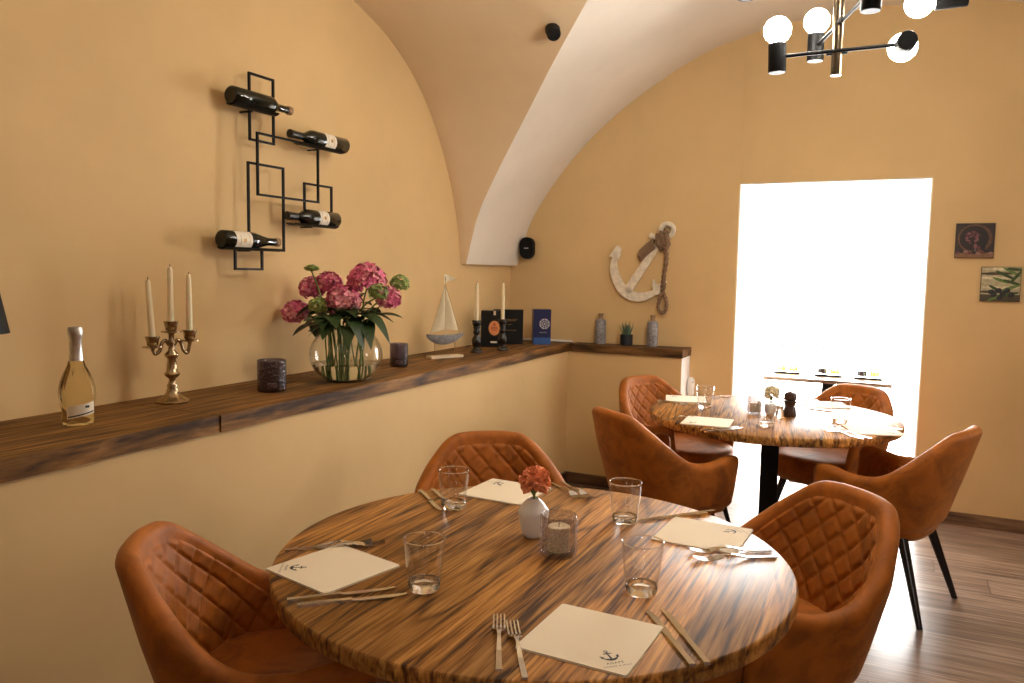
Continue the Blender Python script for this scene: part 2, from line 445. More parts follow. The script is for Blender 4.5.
def vault_cell(flipx, flipy):
    def pt(x, y, z):
        return bm.verts.new((2 * XC - x if flipx else x, 2 * YC - y if flipy else y, z))
    rows = []
    for i in range(NL):
        ly, lz = L_PTS[i][0], L_PTS[i][1]; gx, gy = G_PTS[i][0], G_PTS[i][1]; gz = A(gx)
        row = [pt(-2.62, ly, lz)]
        for k in range(7):
            t = k / 6
            row.append(pt(lerp(-2.455, gx, t), lerp(ly, gy, t), lerp(lz, gz, t)))
        rows.append(row)
    for a, b in zip(rows, rows[1:]):
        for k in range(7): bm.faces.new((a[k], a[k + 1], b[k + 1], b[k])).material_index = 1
    # barrel between the groin and the end wall
    yend = 5.45 if not flipy else 2 * YC - (YR - 0.1)
    rows = []
    for i in range(NL):
        gx, gy = G_PTS[i][0], G_PTS[i][1]
        rows.append([pt(gx, lerp(gy, yend, k / 4), A(gx)) for k in range(5)])
    for a, b in zip(rows, rows[1:]):
        for k in range(4): bm.faces.new((a[k], a[k + 1], b[k + 1], b[k]))
    v = [pt(-2.455, 4.379, 1.505), pt(-2.455, yend, 1.505), pt(-2.62, yend, 1.505), pt(-2.62, 4.379, 1.505)]
    bm.faces.new(v)
for fx in (False, True):
    for fy in (False, True): vault_cell(fx, fy)
bmesh.ops.remove_doubles(bm, verts=bm.verts[:], dist=0.0005)
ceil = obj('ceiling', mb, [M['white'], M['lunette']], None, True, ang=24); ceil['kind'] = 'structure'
struct('ceiling_slab', MB().box((-3.0, YR - 0.35, ZT), (XR + 0.4, NY + 0.25, ZT + 0.1)), M['white'])

# skirting boards
def skirt(name, p, q, h=0.075, t=0.014):
    d = V(q[0] - p[0], q[1] - p[1], 0).normalized(); n = V(d.y, -d.x, 0) * t
    poly = [p, q, (q[0] + n.x, q[1] + n.y), (p[0] + n.x, p[1] + n.y)]
    mb = MB().prism(poly, 0, h); mb.bevel(0.004, 2)
    struct(name, mb, M['skirt'])
skirt('baseboard_left', (xf(YR) - 0.012, YR), (xf(5.05) - 0.012, 5.05))
skirt('baseboard_ledge', (-2.0, 5.05), (-1.225, 5.05))
skirt('baseboard_back', (-1.21, 5.2694), (NX0, YB))
skirt('baseboard_back.001', (NX1, YB), (XR, YB))
skirt('baseboard_right', (XR, YB), (XR, YR))

# ledge boards
ZS, TS = 0.977, 0.056
def ledge_board(y0, y1, label, seed):
    n = 24; poly = []
    rr = random.Random(seed)
    for i in range(n + 1):
        y = lerp(y0, y1, i / n); poly.append((xf(y) + rr.uniform(-0.003, 0.003), y))
    poly += [(xw(y1) + 0.001, y1), (xw(y0) + 0.001, y0)]
    mb = MB().prism(poly, ZS - TS, ZS); mb.bevel(0.004, 2, 40)
    return tag(obj('ledge_board', mb, M['shelf'], None, True), label, 'shelf board', 'ledge boards')
ledge_board(0.1, 1.872, 'dark brown wooden ledge board under the sparkling wine bottle', 1)
ledge_board(1.876, 5.118, 'long dark brown wooden ledge board under the flower vase and sailboat', 2)
mb = MB().prism([(-1.99, 5.035), (-1.215, 5.035), (-1.215, 5.268), (-2.0, 5.177)], ZS - TS, ZS - 0.002); mb.bevel(0.004, 2, 40)
tag(obj('ledge_board', mb, M['shelf_x'], None, True), 'short narrow dark ledge board below the wall anchor', 'shelf board', 'ledge boards')
mb = MB().prism([(-2.44, 5.085), (-2.02, 5.137), (-2.02, 5.149), (-2.44, 5.10)], ZS, ZS + 0.012); mb.bevel(0.002, 1)
tag(obj('cable_strip', mb, M['whiteplastic']), 'thin white strip lying along the wall behind the navy box', 'strip')

# ------------------------------------------------------------------ chairs
CH_TOP = 0.835
def ch_plan(p, z):
    """p in [-1,1] round the shell, back centre at 0; returns (x, y)"""
    k = max(0.0, min(1.05, (z - 0.36) / 0.5))
    w = 0.222 + 0.062 * min(1.0, k * 1.7) ** 0.8 - 0.055 * max(0, k - 0.55)
    d = 0.185 + 0.15 * k
    s = 1 if p >= 0 else -1; a = abs(p)
    if a < 0.66:
        f = a / 0.66 * PI / 2
        x = w * math.sin(f) ** 0.8 if f > 0 else 0; y = -d * math.cos(f) ** 0.8 if f < PI / 2 else 0
    else:
        t = (a - 0.66) / 0.34
        x = w * (1 - 0.05 * t * t); y = 0.235 * t
    return s * x, y - 0.0
def ch_top(p):
    a = abs(p)
    return CH_TOP - 0.018 * (a / 0.3) ** 2 * (a < 0.3) - 0.018 * (a >= 0.3) - 0.206 * smooth(0.15, 0.68, a) + 0.025 * smooth(0.72, 0.93, a)
def ch_frame(p, z):
    e = 1e-3; x0, y0 = ch_plan(max(-1, p - e), z); x1, y1 = ch_plan(min(1, p + e), z)
    t = V(x1 - x0, y1 - y0, 0)
    if t.length < 1e-9: t = V(1, 0, 0)
    t.normalize(); return V(*ch_plan(p, z), z), V(t.y, -t.x, 0)   # outward normal
TR = 0.027
def build_chair():
    root = thing('armchair', 'x', 'chair', group='rust velvet armchairs')
    mb = MB(); ns, nz = 96, 14
    loops = []
    for i in range(ns + 1):
        p = -1 + 2 * i / ns; a = abs(p)
        e = 1.0 if a < 0.9 else math.sqrt(max(0.0, 1 - ((a - 0.9) / 0.1) ** 2)) * 0.75 + 0.25
        T = ch_top(p) - 0.035 * (1 - e)
        loop = []
        for k in range(nz + 1):
            z = lerp(0.345, T - TR, k / nz); m, n = ch_frame(p, z)
            low = smooth(0.345, 0.40, z)
            q = m + n * (TR * e) - n * 0.04 * (1 - low)
            loop.append(q)
        for k in range(1, 7):
            f = PI * k / 7; z = T - TR; m, n = ch_frame(p, z)
            loop.append(m + n * (math.cos(f) * TR * e) + V(0, 0, math.sin(f) * TR))
        for k in range(nz + 1):
            z = lerp(T - TR, 0.40, k / nz); m, n = ch_frame(p, z)
            loop.append(m - n * (TR * e))
        loops.append([mb.bm.verts.new(q) for q in loop])
    for a, b in zip(loops, loops[1:]):
        for k in range(len(a) - 1): mb.bm.faces.new((a[k], b[k], b[k + 1], a[k + 1]))
        mb.bm.faces.new((a[-1], b[-1], b[0], a[0]))
    mb.bm.faces.new(loops[0]); mb.bm.faces.new(loops[-1][::-1])
    obj('backrest', mb, M['velvet'], root, ang=70)
    # quilted lining
    arc = [0.0]; N = 400
    for i in range(N):
        x0, y0 = ch_plan(-1 + 2 * i / N, 0.66); x1, y1 = ch_plan(-1 + 2 * (i + 1) / N, 0.66)
        arc.append(arc[-1] + math.hypot(x1 - x0, y1 - y0))
    def q(u, v):
        p = lerp(-0.86, 0.86, u)
        zt = ch_top(p) - 0.036
        z = lerp(0.41, zt, v)
        m, n = ch_frame(p, z)
        f = (p + 1) / 2 * N; i = min(N - 1, int(f)); s = lerp(arc[i], arc[i + 1], f - i) - arc[N // 2]
        a = s / 0.088 + (z - 0.62) / 0.088; b = s / 0.088 - (z - 0.62) / 0.088
        g = min(abs(math.sin(PI * a)), abs(math.sin(PI * b)))
        puff = 1 - (1 - min(1, g * 1.5)) ** 2.2
        edge = smooth(0, 0.04, u) * smooth(0, 0.04, 1 - u) * smooth(0, 0.05, 1 - v)
        return m - n * (TR - 0.004 + edge * (0.0035 + 0.0085 * puff))
    mb = MB(); mb.grid(q, 220, 76)
    obj('quilted_lining', mb, M['velvet'], root, ang=80)
    # seat
    def dpoly(w, yb, yf, n=40):
        out = []
        for i in range(n):
            a = 2 * PI * i / n; c, s = math.cos(a), math.sin(a)
            x = w * math.copysign(abs(c) ** 0.62, c)
            y = math.copysign(abs(s) ** 0.62, s); y = y * yf if y > 0 else y * yb
            out.append((x, y))
        return out
    mb = MB(); rings = []
    for z, k in ((0.335, 0.80), (0.338, 0.90), (0.36, 0.97), (0.40, 0.99), (0.455, 1.0), (0.475, 0.985), (0.487, 0.94), (0.492, 0.80), (0.495, 0.5), (0.496, 0.2)):
        ff = 0.335 if z > 0.35 else 0.30
        rings.append([mb.bm.verts.new((x * k, y * k, z)) for x, y in dpoly(0.245 if z > 0.4 else 0.222, 0.20, ff)])
    for a, b in zip(rings, rings[1:]):
        for i in range(len(a)): mb.bm.faces.new((a[i], a[(i + 1) % len(a)], b[(i + 1) % len(a)], b[i]))
    mb.bm.faces.new(rings[0][::-1]); mb.bm.faces.new(rings[-1])
    obj('seat', mb, M['velvet'], root, ang=60)
    for sx, sy in ((-1, 1), (1, 1), (-1, -1), (1, -1)):
        mb = MB().tube([(sx * 0.165, 0.15 if sy > 0 else -0.12, 0.36), (sx * 0.235, 0.235 if sy > 0 else -0.235, 0.0)], lambda t: lerp(0.023, 0.0125, t), 14)
        obj('leg', mb, M['black_wood'], root)
    return root
T1, T2 = V(-0.798, 1.783, 0), V(-0.544, 4.215, 0)
TH, TRAD = 0.75, 0.640
CHAIRS = [  # table, bearing (deg), distance of the origin from the table's centre, label
    (T1, 216, 0.625, 'rust velvet armchair tucked in beside the deep ledge wall, sparkling wine bottle above'),
    (T1, 123.5, 0.80, 'rust velvet armchair behind the near table, seen below the candlesticks'),
    (T1, 45, 0.72, 'rust velvet armchair at the near table whose quilted back overlaps the chair below the pictures'),
    (T2, 231.5, 0.68, 'rust velvet armchair turned with its smooth back to the near table'),
    (T2, 151, 0.665, 'rust velvet armchair in the corner under the short ledge'),
    (T2, 63, 0.56, 'rust velvet armchair standing in front of the bright window niche'),
    (T2, -29, 0.645, 'rust velvet armchair seen from the side below the two small pictures'),
]
ch0 = None
TWIST = {-29: math.radians(10)}
for tc, ang, dist, lab in CHAIRS:
    a = math.radians(ang); loc = (tc.x + dist * math.cos(a), tc.y + dist * math.sin(a), 0)
    rz = a + PI / 2 + TWIST.get(round(ang), 0)
    if ch0 is None:
        ch0 = build_chair(); ch0.location = loc; ch0.rotation_euler = (0, 0, rz); ch0['label'] = lab
    else: dup(ch0, lab, loc, rz)

# ------------------------------------------------------------------ tables
def build_table(loc, label, rz):
    t = thing('dining_table', label, 'table', loc, rz, 'round oak dining tables')
    R, h = TRAD, 0.042
    prof = [(0, TH - h), (R - 0.012, TH - h), (R - 0.003, TH - h + 0.004), (R, TH - h + 0.012), (R, TH - 0.008), (R - 0.002, TH - 0.003), (R - 0.006, TH), (0, TH)]
    obj('table_top', MB().lathe(prof, 128), M['table'], t, ang=40)
    mb = MB().box((-0.045, -0.045, 0.012), (0.045, 0.045, TH - h - 0.012)); mb.bevel(0.006, 2)
    obj('column', mb, M['black_metal'], t)
    mb = MB().lathe([(0, 0), (0.30, 0), (0.30, 0.008), (0.29, 0.012), (0, 0.012)], 48); obj('base_plate', mb, M['black_metal'], t)
    mb = MB().box((-0.2, -0.03, TH - h - 0.012), (0.2, 0.03, TH - h)).box((-0.03, -0.2, TH - h - 0.0121), (0.03, 0.2, TH - h)); obj('support_plate', mb, M['black_metal'], t)
    return t
tb1 = build_table(T1, 'round oak plank dining table nearest the camera with coral carnation', 0.0)
tb2 = dup(tb1, 'round oak dining table near the window with pepper mill on it', T2, 0.14); tb2.scale = (0.97, 0.97, 1)

# ------------------------------------------------------------------ cutlery, napkins, glasses
def ydeform(mb, f):
    for v in mb.bm.verts: v.co.z += f(v.co.y)
def fork_mesh():
    mb = MB()
    n = 12
    def outline(w0, w1, y0, y1, z0, z1): mb.prism([(-w0, y0), (w0, y0), (w1, y1), (-w1, y1)], z0, z1)
    outline(0.0058, 0.0048, 0.0, 0.07, 0, 0.004); outline(0.0048, 0.0034, 0.07, 0.12, 0.0, 0.0036); outline(0.0034, 0.0048, 0.12, 0.138, 0.0, 0.003)
    outline(0.0048, 0.0125, 0.138, 0.150, 0, 0.0026); outline(0.0125, 0.0135, 0.150, 0.166, 0, 0.0026)
    for k in range(4):
        x = -0.0112 + 0.00747 * k
        mb.prism([(x - 0.0021, 0.166), (x + 0.0021, 0.166), (x * 0.97 + 0.0013, 0.218), (x * 0.97 - 0.0013, 0.218)], 0, 0.0022)
    bmesh.ops.subdivide_edges(mb.bm, edges=[e for e in mb.bm.edges if abs(e.verts[0].co.y - e.verts[1].co.y) > 0.02], cuts=4)
    ydeform(mb, lambda y: 0.0005 + 0.010 * smooth(0.06, 0.125, y) - 0.0095 * smooth(0.13, 0.175, y) + 0.006 * smooth(0.18, 0.225, y))
    return mb
def knife_mesh():
    mb = MB()
    mb.prism([(-0.0062, 0), (0.0062, 0), (0.0050, 0.115), (-0.0050, 0.115)], 0, 0.0065); mb.bevel(0.0015, 2)
    bl = [(-0.0050, 0.112), (0.0050, 0.112), (0.0095, 0.128), (0.0100, 0.19), (0.0075, 0.214), (0.0010, 0.232), (-0.0050, 0.235)]
    mb.prism(bl, 0.0022, 0.0042)
    return mb
CUT = {}
def cutlery(kind, a, b, label, L=None, z=TH + 0.0003, roll=0):
    """a: handle end, b: tip"""
    a, b = V(*a, 0), V(*b, 0); d = b - a; rz = math.atan2(d.y, d.x) - PI / 2
    if kind not in CUT:
        o = obj('dinner_' + kind, fork_mesh() if kind == 'fork' else knife_mesh(), M['steel']); CUT[kind] = o; o['category'] = kind
        o['group'] = 'dinner %ss on the tables' % kind
    else:
        o = CUT[kind].copy(); COL.objects.link(o)
    o.location = (a.x, a.y, z); o.rotation_euler = (0, roll, rz); o['label'] = label
    return o

def text_polys(txt, size):
    cu = bpy.data.curves.new('t', 'FONT'); cu.body = txt; cu.size = size; cu.align_x = 'CENTER'; cu.space_character = 1.25
    cu.resolution_u = 2
    o = bpy.data.objects.new('t', cu); COL.objects.link(o)
    dg = bpy.context.evaluated_depsgraph_get(); me = bpy.data.meshes.new_from_object(o.evaluated_get(dg))
    bpy.data.objects.remove(o); return me
def add_text(mb, txt, size, Mx):
    me = text_polys(txt, size)
    vs = [mb.bm.verts.new(Mx @ v.co) for v in me.vertices]
    for p in me.polygons:
        try: mb.bm.faces.new([vs[i] for i in p.vertices])
        except ValueError: pass
    bpy.data.meshes.remove(me)
def emblem_mesh():
    """anchor emblem with two lines of writing, upright along +Y, flat in XY"""
    mb = MB(); z = 0.0
    def ring(cx, cy, r0, r1, a0=0, a1=2 * PI, n=28):
        for i in range(n):
            t0, t1 = lerp(a0, a1, i / n), lerp(a0, a1, (i + 1) / n)
            mb.flat([(cx + r0 * math.cos(t0), cy + r0 * math.sin(t0)), (cx + r1 * math.cos(t0), cy + r1 * math.sin(t0)),
                     (cx + r1 * math.cos(t1), cy + r1 * math.sin(t1)), (cx + r0 * math.cos(t1), cy + r0 * math.sin(t1))], z)
    ring(0, 0.030, 0.0022, 0.0042)
    mb.flat([(-0.0020, 0.0), (0.0020, 0.0), (0.0014, 0.027), (-0.0014, 0.027)], z)
    mb.flat([(-0.0085, 0.0205), (0.0085, 0.0205), (0.0085, 0.0235), (-0.0085, 0.0235)], z)
    n = 20                                             # crescent arms
    for i in range(n):
        def c(t):
            a = lerp(math.radians(200), math.radians(340), t); w = 0.0012 + 0.0036 * math.sin(PI * t)
            return [(0.0165 * math.cos(a) , 0.014 + 0.0165 * math.sin(a) + w), (0.0165 * math.cos(a), 0.014 + 0.0165 * math.sin(a) - w * 0.5)]
        p, q = c(i / n), c((i + 1) / n)
        mb.flat([p[1], q[1], q[0], p[0]], z)
    for s in (-1, 1):
        mb.flat([(s * 0.0185, 0.0165), (s * 0.0105, 0.0085), (s * 0.0172, 0.0050)][::s], z)
    add_text(mb, 'AGAPE', 0.0095, Matrix.Translation((0, -0.0165, 0)))
    add_text(mb, 'CUISINE & WINE', 0.0062, Matrix.Translation((0, -0.0270, 0)))
    return mb
NAP = []
def napkin(c, corner, label, side=0.224):
    """c: centre, corner: direction of the corner that points to the diner"""
    d = V(*corner, 0).normalized(); rz = math.atan2(d.y, d.x) + PI / 2    # local -Y is the diner's corner
    if not NAP:
        t = thing('napkin', label, 'napkin', (c[0], c[1], TH), rz, 'printed cream napkins')
        h = side / math.sqrt(2); mb = MB()
        for k, (z0, z1, sh) in enumerate(((0.0003, 0.0016, 0), (0.0017, 0.0030, 0.0016), (0.0031, 0.0046, 0.0006))):
            hh = h - sh
            n = 6; poly = []
            cs = [(0, -hh), (hh, 0), (0, hh), (-hh, 0)]
            for (x0, y0), (x1, y1) in zip(cs, cs[1:] + cs[:1]):
                L = math.hypot(x1 - x0, y1 - y0); r = 0.004 / L
                poly.append((lerp(x0, x1, r), lerp(y0, y1, r))); poly.append((lerp(x0, x1, 1 - r), lerp(y0, y1, 1 - r)))
            mb.prism(poly, z0, z1)
        obj('folded_cloth', mb, M['napkin'], t, True)
        e = obj('printed_emblem', emblem_mesh(), M['ink'], t, False, Matrix.Translation((0, -h + 0.062, 0.0049)))
        NAP.append(t); return t
    return dup(NAP[0], label, (c[0], c[1], TH), rz)

napkin((-1.168, 1.455), (-0.119, -0.075), 'cream napkin printed with an anchor, corner pointing to the chair by the ledge')
napkin((-0.498, 1.404), (0.119, -0.127), 'cream napkin at the front edge of the near table, upright anchor print')
napkin((-0.438, 2.122), (0.111, 0.102), 'cream napkin before the quilted armchair on the near table')
napkin((-1.100, 2.240), (-0.120, 0.130), 'cream napkin behind the coral carnation')
N2 = 0.50
napkin((-0.785, 3.805), (-0.66, -0.75), 'cream napkin on the window table nearest the smooth-backed chair', )
napkin((-1.045, 4.445), (-0.86, 0.50), 'cream napkin on the window table before the corner chair')
napkin((-0.315, 4.660), (0.45, 0.89), 'cream napkin on the window table before the chair in the niche')
napkin((-0.060, 3.990), (0.90, -0.44), 'cream napkin on the window table before the chair below the pictures')

F, K = 'fork', 'knife'
cutlery(F, (-0.600, 1.205), (-0.724, 1.452), 'outer of two steel forks at the front edge of the near table')
cutlery(F, (-0.546, 1.200), (-0.685, 1.423), 'inner steel fork beside the front napkin, tines overlapping the outer one', z=TH + 0.0008)
cutlery(K, (-0.296, 1.383), (-0.437, 1.575), 'steel knife beside the front napkin, next to its edge')
cutlery(K, (-0.273, 1.402), (-0.416, 1.606), 'steel knife at the front setting, farther from the napkin')
cutlery(K, (-1.134, 1.258), (-0.965, 1.428), 'steel knife closest to the ledge-side napkin')
cutlery(K, (-1.098, 1.248), (-0.934, 1.400), 'plain steel knife outermost at the ledge-side setting')
cutlery(F, (-1.349, 1.490), (-1.195, 1.640), 'steel fork lying by the table rim at the ledge-side setting')
cutlery(F, (-1.320, 1.505), (-1.150, 1.655), 'steel fork closest to the ledge-side napkin, farther in', z=TH + 0.0008)
cutlery(K, (-0.456, 2.352), (-0.610, 2.178), 'steel knife outermost behind the napkin of the quilted armchair')
cutlery(K, (-0.470, 2.320), (-0.632, 2.150), 'steel knife nearest the napkin of the quilted armchair', z=TH + 0.0004)
cutlery(F, (-0.252, 2.085), (-0.418, 1.985), 'steel fork resting against the napkin of the quilted armchair', z=TH + 0.0008)
cutlery(F, (-0.235, 2.040), (-0.400, 1.930), 'steel fork in the glare at the near table edge')
cutlery(K, (-1.315, 2.140), (-1.140, 1.985), 'steel knife seen through the tumbler at the back setting')
cutlery(K, (-1.345, 2.112), (-1.170, 1.957), 'outer steel knife at the back setting near the rim')
cutlery(F, (-1.010, 2.410), (-0.845, 2.265), 'steel fork just behind the coral carnation')
cutlery(F, (-0.985, 2.435), (-0.822, 2.290), 'outer steel fork behind the coral carnation')
# window table
cutlery(K, (-0.742, 3.545), (-0.590, 3.755), 'dark-looking knife before the smooth-backed chair on the window table, outer')
cutlery(K, (-0.765, 3.570), (-0.615, 3.775), 'knife beside the nearest napkin on the window table, inner')
cutlery(F, (-0.992, 3.735), (-0.880, 3.915), 'fork on the near side of the window table by the rim')
cutlery(K, (-1.172, 4.315), (-0.950, 4.262), 'knife between the corner chair napkin and the clear tumbler')
cutlery(K, (-1.165, 4.285), (-0.945, 4.235), 'outer knife at the corner chair setting of the window table')
cutlery(F, (-1.040, 4.600), (-0.840, 4.630), 'fork at the corner chair setting toward the niche')
cutlery(K, (-0.270, 4.445), (-0.435, 4.485), 'thin dark knife lying in the glare behind the pepper mill')
cutlery(F, (-0.370, 4.790), (-0.430, 4.600), 'fork at the far rim of the window table')
cutlery(F, (-0.062, 3.775), (-0.225, 3.905), 'fork beside the glaring napkin of the chair below the pictures')
cutlery(F, (-0.095, 3.750), (-0.258, 3.880), 'outer fork at the setting of the chair below the pictures')
cutlery(K, (0.060, 4.065), (-0.140, 4.135), 'knife at the setting of the chair below the pictures')

def tumbler(h=0.118, rt=0.047, rb=0.033, w=0.0022, base=0.019):
    t = thing('tumbler', 'x', 'drinking glass', (0, 0, TH), 0, 'clear tumblers')
    rad = lambda z: lerp(rb, rt, (max(0, z) / h) ** 0.75)
    zs = [lerp(base + 0.001, h - 0.0012, k / 12) for k in range(13)]
    out = [(rad(z), z) for z in zs]; inn = [(rad(z) - w, z) for z in reversed(zs)]
    mb = MB().lathe(out + [(rt - w / 2, h)] + inn, 48, cap=False)
    obj('glass_wall', mb, M['tumbler'], t, ang=60)
    rim = [V((rt - w / 2) * math.cos(2 * PI * k / 48), (rt - w / 2) * math.sin(2 * PI * k / 48), h) for k in range(48)]
    obj('glass_rim', MB().tube(rim, 0.0017, 8, closed=True), M['glass'], t)
    bp = [(0, 0.002), (rb - 0.007, 0.0015), (rb - 0.004, 0.0002), (rb - 0.001, 0.002), (rb + 0.0005, 0.006), (rad(base), base), (rad(base) - w, base + 0.003), (rad(base) - w - 0.006, base + 0.0005), (0, base - 0.001)]
    obj('glass_base', MB().lathe(bp, 48, cap=False), M['glass'], t, ang=60)
    return t
g0 = None
for x, y, lab in ((-0.912, 1.452, 'clear tumbler at the inner corner of the ledge-side napkin'),
                  (-0.475, 1.662, 'clear tumbler between the front napkin and the smoked candle holder'),
                  (-0.664, 2.128, 'clear tumbler behind the smoked candle holder on the near table'),
                  (-1.160, 2.008, 'clear tumbler standing before the back armchair and its napkin'),
                  (-0.518, 3.850, 'clear tumbler in front of the pepper mill on the window table'),
                  (-0.212, 4.145, 'clear tumbler standing in the glare before the niche chair'),
                  (-0.885, 4.200, 'clear tumbler near the corner chair on the window table')):
    if g0 is None: g0 = tumbler(); g0.location = (x, y, TH); g0['label'] = lab
    else: dup(g0, lab, (x, y, TH))

# candle holders of smoked glass with a candle inside
def holder_mesh(r, h, w=0.005, ribs=True):
    def mod(a, z): return 1 + (0.012 * math.sin(28 * a + z * 260) if ribs else 0)
    out = [(0, 0), (r * 0.9, 0), (r, 0.005), (r, h * 0.3), (r, h * 0.6), (r, h - 0.003), (r - w / 2, h)]
    nz = 18; out = [(0, 0), (r * 0.9, 0)] + [(r * (0.97 if k == 0 else 1), lerp(0.004, h - 0.003, k / nz)) for k in range(nz + 1)] + [(r - w / 2, h)]
    inn = [(r - w, h - 0.003), (r - w, 0.014), (0, 0.012)]
    return MB().lathe(out + inn, 112, mod=mod, cap=False)
def candle_holder(loc, label, r, h, mat, group, candle_r=None, candle_h=0.05):
    t = thing('candle_holder', label, 'candle holder', loc, 0, group)
    obj('glass_cup', holder_mesh(r, h), M[mat], t, ang=60)
    if candle_r:
        c = obj('candle', MB().lathe([(0, 0.0125), (candle_r, 0.0125), (candle_r, candle_h - 0.002), (candle_r - 0.002, candle_h), (candle_r * 0.5, candle_h - 0.002), (0, candle_h - 0.003)], 28), M['wax'], t)
        obj('wick', MB().tube([(0, 0, candle_h - 0.004), (0.001, 0, candle_h + 0.008)], 0.001, 6), M['wick'], c)
    return t
candle_holder((-0.732, 1.798, TH), 'smoked ribbed glass candle holder beside the white bud vase', 0.047, 0.104, 'smoke', 'smoked candle holders', 0.028, 0.075)
candle_holder((-0.622, 4.160, TH), 'smoked glass candle holder on the window table beside the cream flower', 0.036, 0.10, 'smoke', 'smoked candle holders', 0.024, 0.06)
candle_holder((-2.190, 2.355, ZS), 'dark textured glass tealight holder in front of the vase, nearer the candelabra', 0.055, 0.125, 'darksmoke', 'dark tealight holders', 0.02, 0.03)
candle_holder((-2.225, 3.290, ZS), 'dark textured glass tealight holder between the flower vase and sailboat', 0.045, 0.118, 'darksmoke', 'dark tealight holders', 0.02, 0.03)

# bud vases
def blossom(mb, c, r, n, rnd, ps=0.6, ruff=True):
    c = Vector(c)
    for i in range(n):
        z = 1 - 2 * (i + 0.5) / n * 0.72; a = i * 2.39996
        d = V(math.sqrt(max(0, 1 - z * z)) * math.cos(a), math.sqrt(max(0, 1 - z * z)) * math.sin(a), z)
        t = d.orthogonal().normalized(); t = Matrix.Rotation(rnd.uniform(0, 2 * PI), 3, d) @ t; b = d.cross(t)
        rr = r * rnd.uniform(0.8, 1.05); w = r * ps
        root = c + d * (rr * 0.35)
        vs = []
        for u, v, k in ((-0.35, 0, 0), (-0.55, 0.6, -0.1), (-0.42, 1, 0.18), (-0.14, 1.08, -0.12), (0.14, 1.0, 0.16), (0.42, 1.07, -0.1), (0.55, 0.6, 0.1), (0.35, 0, 0)):
            vs.append(mb.bm.verts.new(root + t * (u * w) + d * (v * rr * 0.65) + b * (k * w + w * 0.25 * v * v)))
        ctr = mb.bm.verts.new(root + d * (0.6 * rr * 0.65))
        for k in range(7): mb.bm.faces.new((vs[k], vs[k + 1], ctr))
        mb.bm.faces.new((vs[7], vs[0], ctr))
def bud_vase(loc, label, flower_label, petal, r, h, fr, mat='china'):
    v = thing('bud_vase', label, 'vase', loc)
    prof = [(0, 0), (r * 0.55, 0), (r * 0.62, 0.003)]
    for k in range(1, 13):
        a = k / 13
        prof.append((r * (0.62 + 0.38 * math.sin(PI * (a * 0.62 + 0.02) / 0.9)) if a < 0.75 else r * lerp(0.86, 0.36, ((a - 0.75) / 0.25) ** 1.3), h * a))
    prof += [(r * 0.34, h * 0.985), (r * 0.32, h), (r * 0.26, h * 0.99), (r * 0.26, h * 0.85), (0, h * 0.84)]
    obj('vase_body', MB().lathe(prof, 96, mod=lambda a, z: 1 + 0.008 * math.cos(32 * a), cap=False), M[mat], v, ang=70)
    f = thing('carnation', flower_label, 'flower', (loc[0], loc[1], loc[2] + h * 0.86))
    mb = MB(); rnd = random.Random(3); blossom(mb, (0.004, 0, h * 0.14 + fr * 0.95), fr, 70, rnd)
    obj('petals', mb, petal, f)
    obj('flower_stem', MB().tube([(0, 0, 0.0), (0.003, 0, h * 0.14 + fr * 0.7)], 0.0035, 8), M['stem'], f)
    obj('calyx', MB().lathe([(0.003, h * 0.14 + fr * 0.15), (fr * 0.3, h * 0.14 + fr * 0.55), (fr * 0.15, h * 0.14 + fr * 0.6)], 10), M['stem'], f)
bud_vase((-0.845, 1.893, TH), 'small white fluted porcelain bud vase on the near table', 'coral carnation in the white bud vase', M['coral'], 0.041, 0.106, 0.044)
bud_vase((-0.545, 4.180, TH), 'small white bud vase on the window table', 'cream flower beside the pepper mill on the window table', M['cream_petal'], 0.03, 0.07, 0.042)

# pepper mill and shaker
t = thing('pepper_mill', 'dark brown wooden pepper mill on the window table', 'pepper mill', (-0.452, 4.185, TH))
obj('mill_body', MB().lathe([(0, 0), (0.031, 0), (0.033, 0.006), (0.031, 0.03), (0.024, 0.05), (0.025, 0.062), (0.031, 0.075), (0.031, 0.082), (0, 0.082)], 36), M['mill'], t)
obj('mill_head', MB().lathe([(0.026, 0.083), (0.031, 0.088), (0.032, 0.105), (0.026, 0.122), (0.012, 0.128), (0, 0.129)], 36), M['mill'], t)
obj('finial', MB().lathe([(0.003, 0.127), (0.005, 0.133), (0.006, 0.139), (0, 0.143)], 14), M['steel'], t)
t = thing('salt_shaker', 'small silver shaker beside the pepper mill', 'salt shaker', (-0.492, 4.128, TH))
obj('shaker_body', MB().lathe([(0, 0), (0.02, 0), (0.021, 0.003), (0.017, 0.035), (0.015, 0.045), (0, 0.045)], 24), M['glass'], t)
obj('shaker_cap', MB().lathe([(0.016, 0.045), (0.0165, 0.055), (0.011, 0.062), (0, 0.063)], 24), M['steel'], t)

# ------------------------------------------------------------------ things on the deep ledge
t = thing('sparkling_wine_bottle', 'full sparkling wine bottle with silver foil neck on the ledge', 'bottle', (-2.212, 1.550, ZS))
def rib(a, z): return 1 + (0.022 * math.cos(12 * a) * smooth(0.05, 0.09, z) * (1 - smooth(0.165, 0.20, z)) if z > 0.05 else 0)
prof = [(0, 0.004), (0.030, 0.0), (0.042, 0.003), (0.0445, 0.012), (0.0445, 0.05), (0.047, 0.07), (0.050, 0.09), (0.0495, 0.11), (0.044, 0.135), (0.034, 0.16), (0.025, 0.18),
        (0.0195, 0.2), (0.0175, 0.215), (0.0165, 0.27), (0.018, 0.272), (0.018, 0.285), (0, 0.288)]
obj('bottle_body', MB().lathe(prof, 96, mod=rib), M['prosecco'], t, ang=60)
obj('foil', MB().lathe([(0.0208, 0.196), (0.0185, 0.215), (0.0174, 0.262), (0.0205, 0.268), (0.0212, 0.286), (0.0185, 0.297), (0, 0.300)], 36), M['foil'], t)
